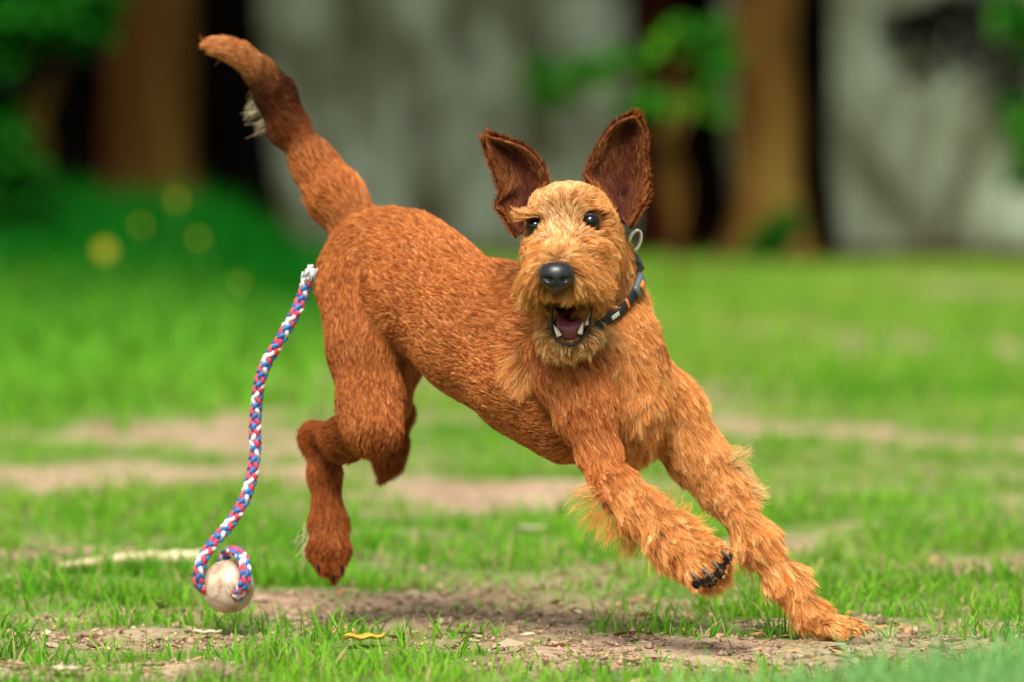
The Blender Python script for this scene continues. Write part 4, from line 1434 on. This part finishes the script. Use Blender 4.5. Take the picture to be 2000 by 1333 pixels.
M_claw = mat_noise('claw', [(0.3, (0.03, 0.024, 0.02)), (0.7, (0.16, 0.14, 0.12))], 300, 0.5, spec=0.3)
M_pad = mat_noise('pad_leather', [(0.3, (0.005, 0.004, 0.004)), (0.7, (0.014, 0.011, 0.010))], 500, 0.7, bmp=0.5, bdist=0.0006, spec=0.15)
def claw(c, d, L, w, mat=None):
    t = np.linspace(0, 1, 8)[:, None]
    d = nrm(d)
    path = np.asarray(c) + d * L * t + np.array([0, 0, -1]) * L * 0.35 * t ** 2
    V, F = tube(path, np.maximum(w * (1 - t[:, 0] ** 1.6), 0.0003), 8)
    mobj('claw', V, F, mat or M_claw, dog)
for q_, (h, (a, b_)) in enumerate(zip(pad_c, PAD)):
    k_ = (0.75, 1.25, 1.1, 0.7)[q_]
    ax = np.array([[0.0062, 0, -0.0034], [0, 0.0040, 0], [0.0036, 0, 0.0064]]) * k_
    V, F = ellipsoid(h + np.array([0.0012, 0.0018, -0.0022]), ax, 14, 9)
    mobj('toe_pad', V, F, M_pad, dog)
    claw(h + np.array([-0.004, -0.0002, 0.0068]), (0.75, -0.75, -0.35), 0.0095 + 0.002 * (q_ % 2), 0.0018)
for a, b_, Y in [(1644, 1240, -0.022), (1676, 1238, -0.02), (1692, 1230, -0.012), (1680, 1219, 0.0)]:
    claw(P(a, b_ - 2, Y), (1, -0.3, -0.2), 0.009, 0.002)
for a, b_, Y in [(651, 1122, 0.228), (622, 1104, 0.222), (668, 1106, 0.222)]:
    claw(P(a, b_, Y), (0.05, -0.3, -1), 0.008, 0.0020, M_pad)

# ------------------------------------------------------------------ collar
M_strap = mat_noise('black_webbing', [(0.3, (0.008, 0.008, 0.009)), (0.7, (0.022, 0.022, 0.026))], 400, 0.7, bmp=0.4, bdist=0.0005)
M_orange = mat_plain('orange_webbing', (0.75, 0.20, 0.03), 0.55)
M_grey = mat_plain('grey_plastic', (0.10, 0.12, 0.13), 0.35)
M_metal = mat_plain('ring_metal', (0.78, 0.74, 0.66), 0.22, 1.0, var=0.05)
M_print = mat_plain('pale_print', (0.72, 0.72, 0.70), 0.6)
key = [P(1128, 668, -0.045), P(1196, 622, -0.035), P(1222, 578, -0.005), P(1240, 530, 0.03), P(1246, 488, 0.055), P(1215, 455, 0.085),
       P(1150, 470, 0.11), P(1085, 500, 0.10), P(1060, 550, 0.07), P(1062, 600, 0.03), P(1085, 645, -0.02)]
kc = np.mean(key, 0)
loop = spline(np.array(key + [key[0]]), 120)
# hug the coat: push every point out to a fixed height over the skin
axis = nrm(np.linalg.svd(np.array(key) - kc)[2][2])
if axis[2] < 0:
    axis = -axis
LO = []
for q in loop:
    d = nrm(q - kc - axis * ((q - kc) @ axis))
    s_ = np.linspace(0.02, 0.10, 160)
    line = kc + axis * ((q - kc) @ axis) + d * s_[:, None]
    sd = body_f.sample(line)
    hh = 0.010 if q[0] > P(1185, 600, 0)[0] else 0.003
    j = np.argmax(sd > hh)
    LO.append(line[j] if (sd[j] > hh and q[0] > P(1150, 600, 0)[0]) else q)
LO = np.array(LO[:-1])
for _ in range(14):
    LO = 0.5 * LO + 0.25 * (np.roll(LO, 1, 0) + np.roll(LO, -1, 0))
collar = empty('dog_collar', kc)
tag(collar, 'black and orange webbing collar on the neck of the dog', 'collar')
def band(i0, i1, wid, th, lift, mat, name, parent):
    ids = np.arange(i0, i1 + 1) % len(LO)
    c = LO[ids]
    T = nrm(np.roll(LO, -1, 0) - np.roll(LO, 1, 0))[ids]
    out = nrm(c - kc - axis * ((c - kc) @ axis)[:, None])
    wv = nrm(np.cross(T, out))
    prof = [(-1, 0), (-1, 1), (-0.8, 1.25), (0.8, 1.25), (1, 1), (1, 0)]
    V = np.stack([c + wv * (wid * a) + out * (lift + th * b_) for a, b_ in prof], 1).reshape(-1, 3)
    m = len(prof)
    i = np.arange(len(ids) - 1)[:, None] * m
    j = np.arange(m)[None]
    F = np.stack([i + j, i + (j + 1) % m, i + m + (j + 1) % m, i + m + j], -1).reshape(-1, 4)
    e = (len(ids) - 1) * m
    caps = np.array([list(range(m))[::-1], [e + k_ for k_ in range(m)]])
    return mobj(name, V, [F, caps], mat, parent, smooth=False)
band(0, len(LO), 0.0050, 0.0020, 0.0, M_strap, 'strap', collar)
def idx_near(px, py):
    w = np.array([P(px, py, q[1]) for q in LO])
    d = np.linalg.norm((LO - w)[:, [0, 2]], axis=1) + np.where(LO[:, 1] > 0.09, 1, 0)
    return int(np.argmin(d))
i_print, i_or1, i_buck, i_or2, i_grey, i_ring = [idx_near(*q) for q in [(1203, 618), (1212, 588), (1226, 575), (1234, 555), (1240, 520), (1246, 480)]]
print('collar idx', i_print, i_or1, i_buck, i_or2, i_grey, i_ring)
band(i_or1, i_or1 + 1, 0.0052, 0.0026, 0.0003, M_orange, 'orange_stripe', collar)
bk = band(i_or2 - 3, i_or2 + 3, 0.0066, 0.0046, 0.0004, M_grey, 'buckle', collar)
band(i_or2 - 1, i_or2 + 1, 0.0036, 0.0016, 0.0066, M_orange, 'buckle_inlay', bk)
band(i_grey - 1, i_grey + 2, 0.0060, 0.0036, 0.0004, M_grey, 'slider', collar)
for k_ in range(3):
    j = i_print - 2 + k_
    band(j, j + 1, 0.0022, 0.0006, 0.0030, M_print, 'print', collar)
rc = LO[i_ring] + np.array([0.004, 0.0, 0.0115])
th = np.linspace(0, 2 * math.pi, 36)
u_ = nrm([0.35, 0.15, 1.0])
w_ = nrm(np.cross(u_, [0.3, -1.0, 0.2]))
ring = rc + np.outer(np.cos(th) * 0.0108, u_) + np.outer(np.sin(th) * 0.0055, w_)
V, F = tube(ring, 0.0017, 9, cap=False)
mobj('lead_ring', V, F, M_metal, collar)

# ------------------------------------------------------------------ ball on a braided rope
YB = 0.15
bc = P(445, 1146, YB)
br = 52.5 * mpp(YB)
toy = empty('rope_toy', (bc[0], bc[1], bc[2] - br))
tag(toy, 'scuffed off white ball on a braided blue, red and white rope', 'dog toy')
M_ball, nt, b = new_mat('scuffed_rubber')
vv = coords(nt)
na = noise_node(nt, 55, 5, 0.65, vv, 0.8)
nb = noise_node(nt, 22, 3, 0.5, vv)
ra_ = ramp(nt, na.outputs[0], [(0.33, (0.26, 0.16, 0.09)), (0.47, (0.48, 0.37, 0.26)), (0.6, (0.58, 0.49, 0.38))])
rb_ = ramp(nt, nb.outputs[0], [(0.35, (0.72, 0.62, 0.50)), (0.6, (1, 1, 1))])
mxb = nt.nodes.new('ShaderNodeMix')
mxb.data_type = 'RGBA'
mxb.blend_type = 'MULTIPLY'
mxb.inputs['Factor'].default_value = 0.8
nt.links.new(ra_.outputs[0], mxb.inputs['A'])
nt.links.new(rb_.outputs[0], mxb.inputs['B'])
nt.links.new(mxb.outputs['Result'], b.inputs['Base Color'])
b.inputs['Roughness'].default_value = 0.5
bump(nt, b, na.outputs[0], 0.25, 0.001)
hole_r = P(472, 1158, YB) * 1.0
bf_ = Field(bc - br - 0.008, bc + br + 0.008, 0.0018)
bf_.ell(bc, np.eye(3) * br, 0.002)
d_r = nrm(np.array([0.52, -0.80, -0.26]))
d_l = nrm(np.array([-0.93, -0.25, -0.12]))
for d in (d_r, d_l):
    bf_.ell(bc + d * br, np.eye(3) * 0.0078, 0.003, True)
V, F = bf_.nets(3)
mobj('ball', V, F, M_ball, toy, loc=bc)

fib = lambda nm, c: mat_noise(nm, [(0.30, tuple(0.45 * x + 0.05 for x in c)), (0.45, tuple(x * 0.75 for x in c)), (0.6, c)], 120, 0.85, (1, 1, 1), 0.5, 0.0006)
M_blue = fib('blue_rope_fibre', (0.015, 0.17, 0.48))
M_redr = fib('red_rope_fibre', (0.72, 0.06, 0.11))
M_white = fib('white_rope_fibre', (0.80, 0.76, 0.78))
tail_path = [(603, 540, 0.120), (590, 580, 0.125), (575, 615, 0.125), (545, 668, 0.130), (519, 712, 0.135), (505, 760, 0.140), (499, 820, 0.145), (498, 880, 0.145), (492, 930, 0.145), (478, 975, 0.145),
             (450, 1022, 0.145), (417, 1060, 0.143), (397, 1090, 0.140), (388, 1120, 0.140), (392, 1144, 0.145), (408, 1152, 0.148)]
loop_path = [(444, 1120, 0.163), (436, 1096, 0.167), (446, 1080, 0.160), (462, 1079, 0.140), (475, 1093, 0.120), (479, 1118, 0.110), (476, 1142, 0.111), (469, 1158, 0.121), (462, 1164, 0.135)]
def braid(path, name, R0):
    c = spline(np.array([P(*q) for q in path]), 2)  # endpoints only, for length
    full = spline(np.array([P(*q) for q in path]), 400)
    Ltot = np.linalg.norm(np.diff(full, axis=0), axis=1).sum()
    n = max(60, int(Ltot / 0.0011))
    full = spline(np.array([P(*q) for q in path]), n)
    T = nrm(np.gradient(full, axis=0))
    U = np.zeros_like(full)
    u = nrm(np.cross(T[0], [0.0, 1.0, 0.0]))
    for i in range(n):
        u = nrm(u - T[i] * (u @ T[i]))
        U[i] = u
    W = np.cross(T, U)
    s = np.linspace(0, Ltot, n)
    rope = bpy.data.objects.new(name, None)
    rope.location = full[0] - np.array(toy.location)
    link(rope, toy)
    pitch = 0.044
    V, F = tube(full, R0 * 0.5, 10)
    mobj('core', V, F, M_white, rope)
    for dirn, mats in ((1, [M_blue, M_white, M_blue, M_blue]), (-1, [M_redr, M_redr, M_white, M_redr])):
        for kk in range(4):
            a = dirn * 2 * math.pi * s / pitch + kk * math.pi / 2 + (0.4 if dirn < 0 else 0)
            over = dirn * np.cos(8 * math.pi * s / pitch - 0.8)
            rr_ = R0 * (0.62 + 0.19 * over)
            a = a + 0.25 * np.sin(s * 61 + kk) * np.sin(s * 23)
            pth = full + (np.cos(a) * rr_)[:, None] * U + (np.sin(a) * rr_)[:, None] * W
            V, F = tube(pth, R0 * 0.43, 7)
            mobj('strand', V, F, mats[kk], rope)
    return full, T
full, T = braid(tail_path, 'rope', 0.0054)
braid(loop_path, 'rope', 0.0054)
# frayed, heat-sealed white end of the rope
pr_ = []
rf = np.random.default_rng(5)
e0 = full[0]
for i in range(110):
    d = nrm(-T[0] + rf.normal(0, 0.12, 3))
    o0 = e0 + rf.normal(0, 0.0022, 3)
    pr_.append(tube(np.stack([o0 + T[0] * 0.004, o0 + d * 0.004, o0 + d * 0.008 * rf.uniform(0.6, 1.2) + rf.normal(0, 0.0006, 3)]), np.array([0.0011, 0.001, 0.0005]), 5))
V, F = merge(pr_)
mobj('frayed_end', V, F, M_white, toy)
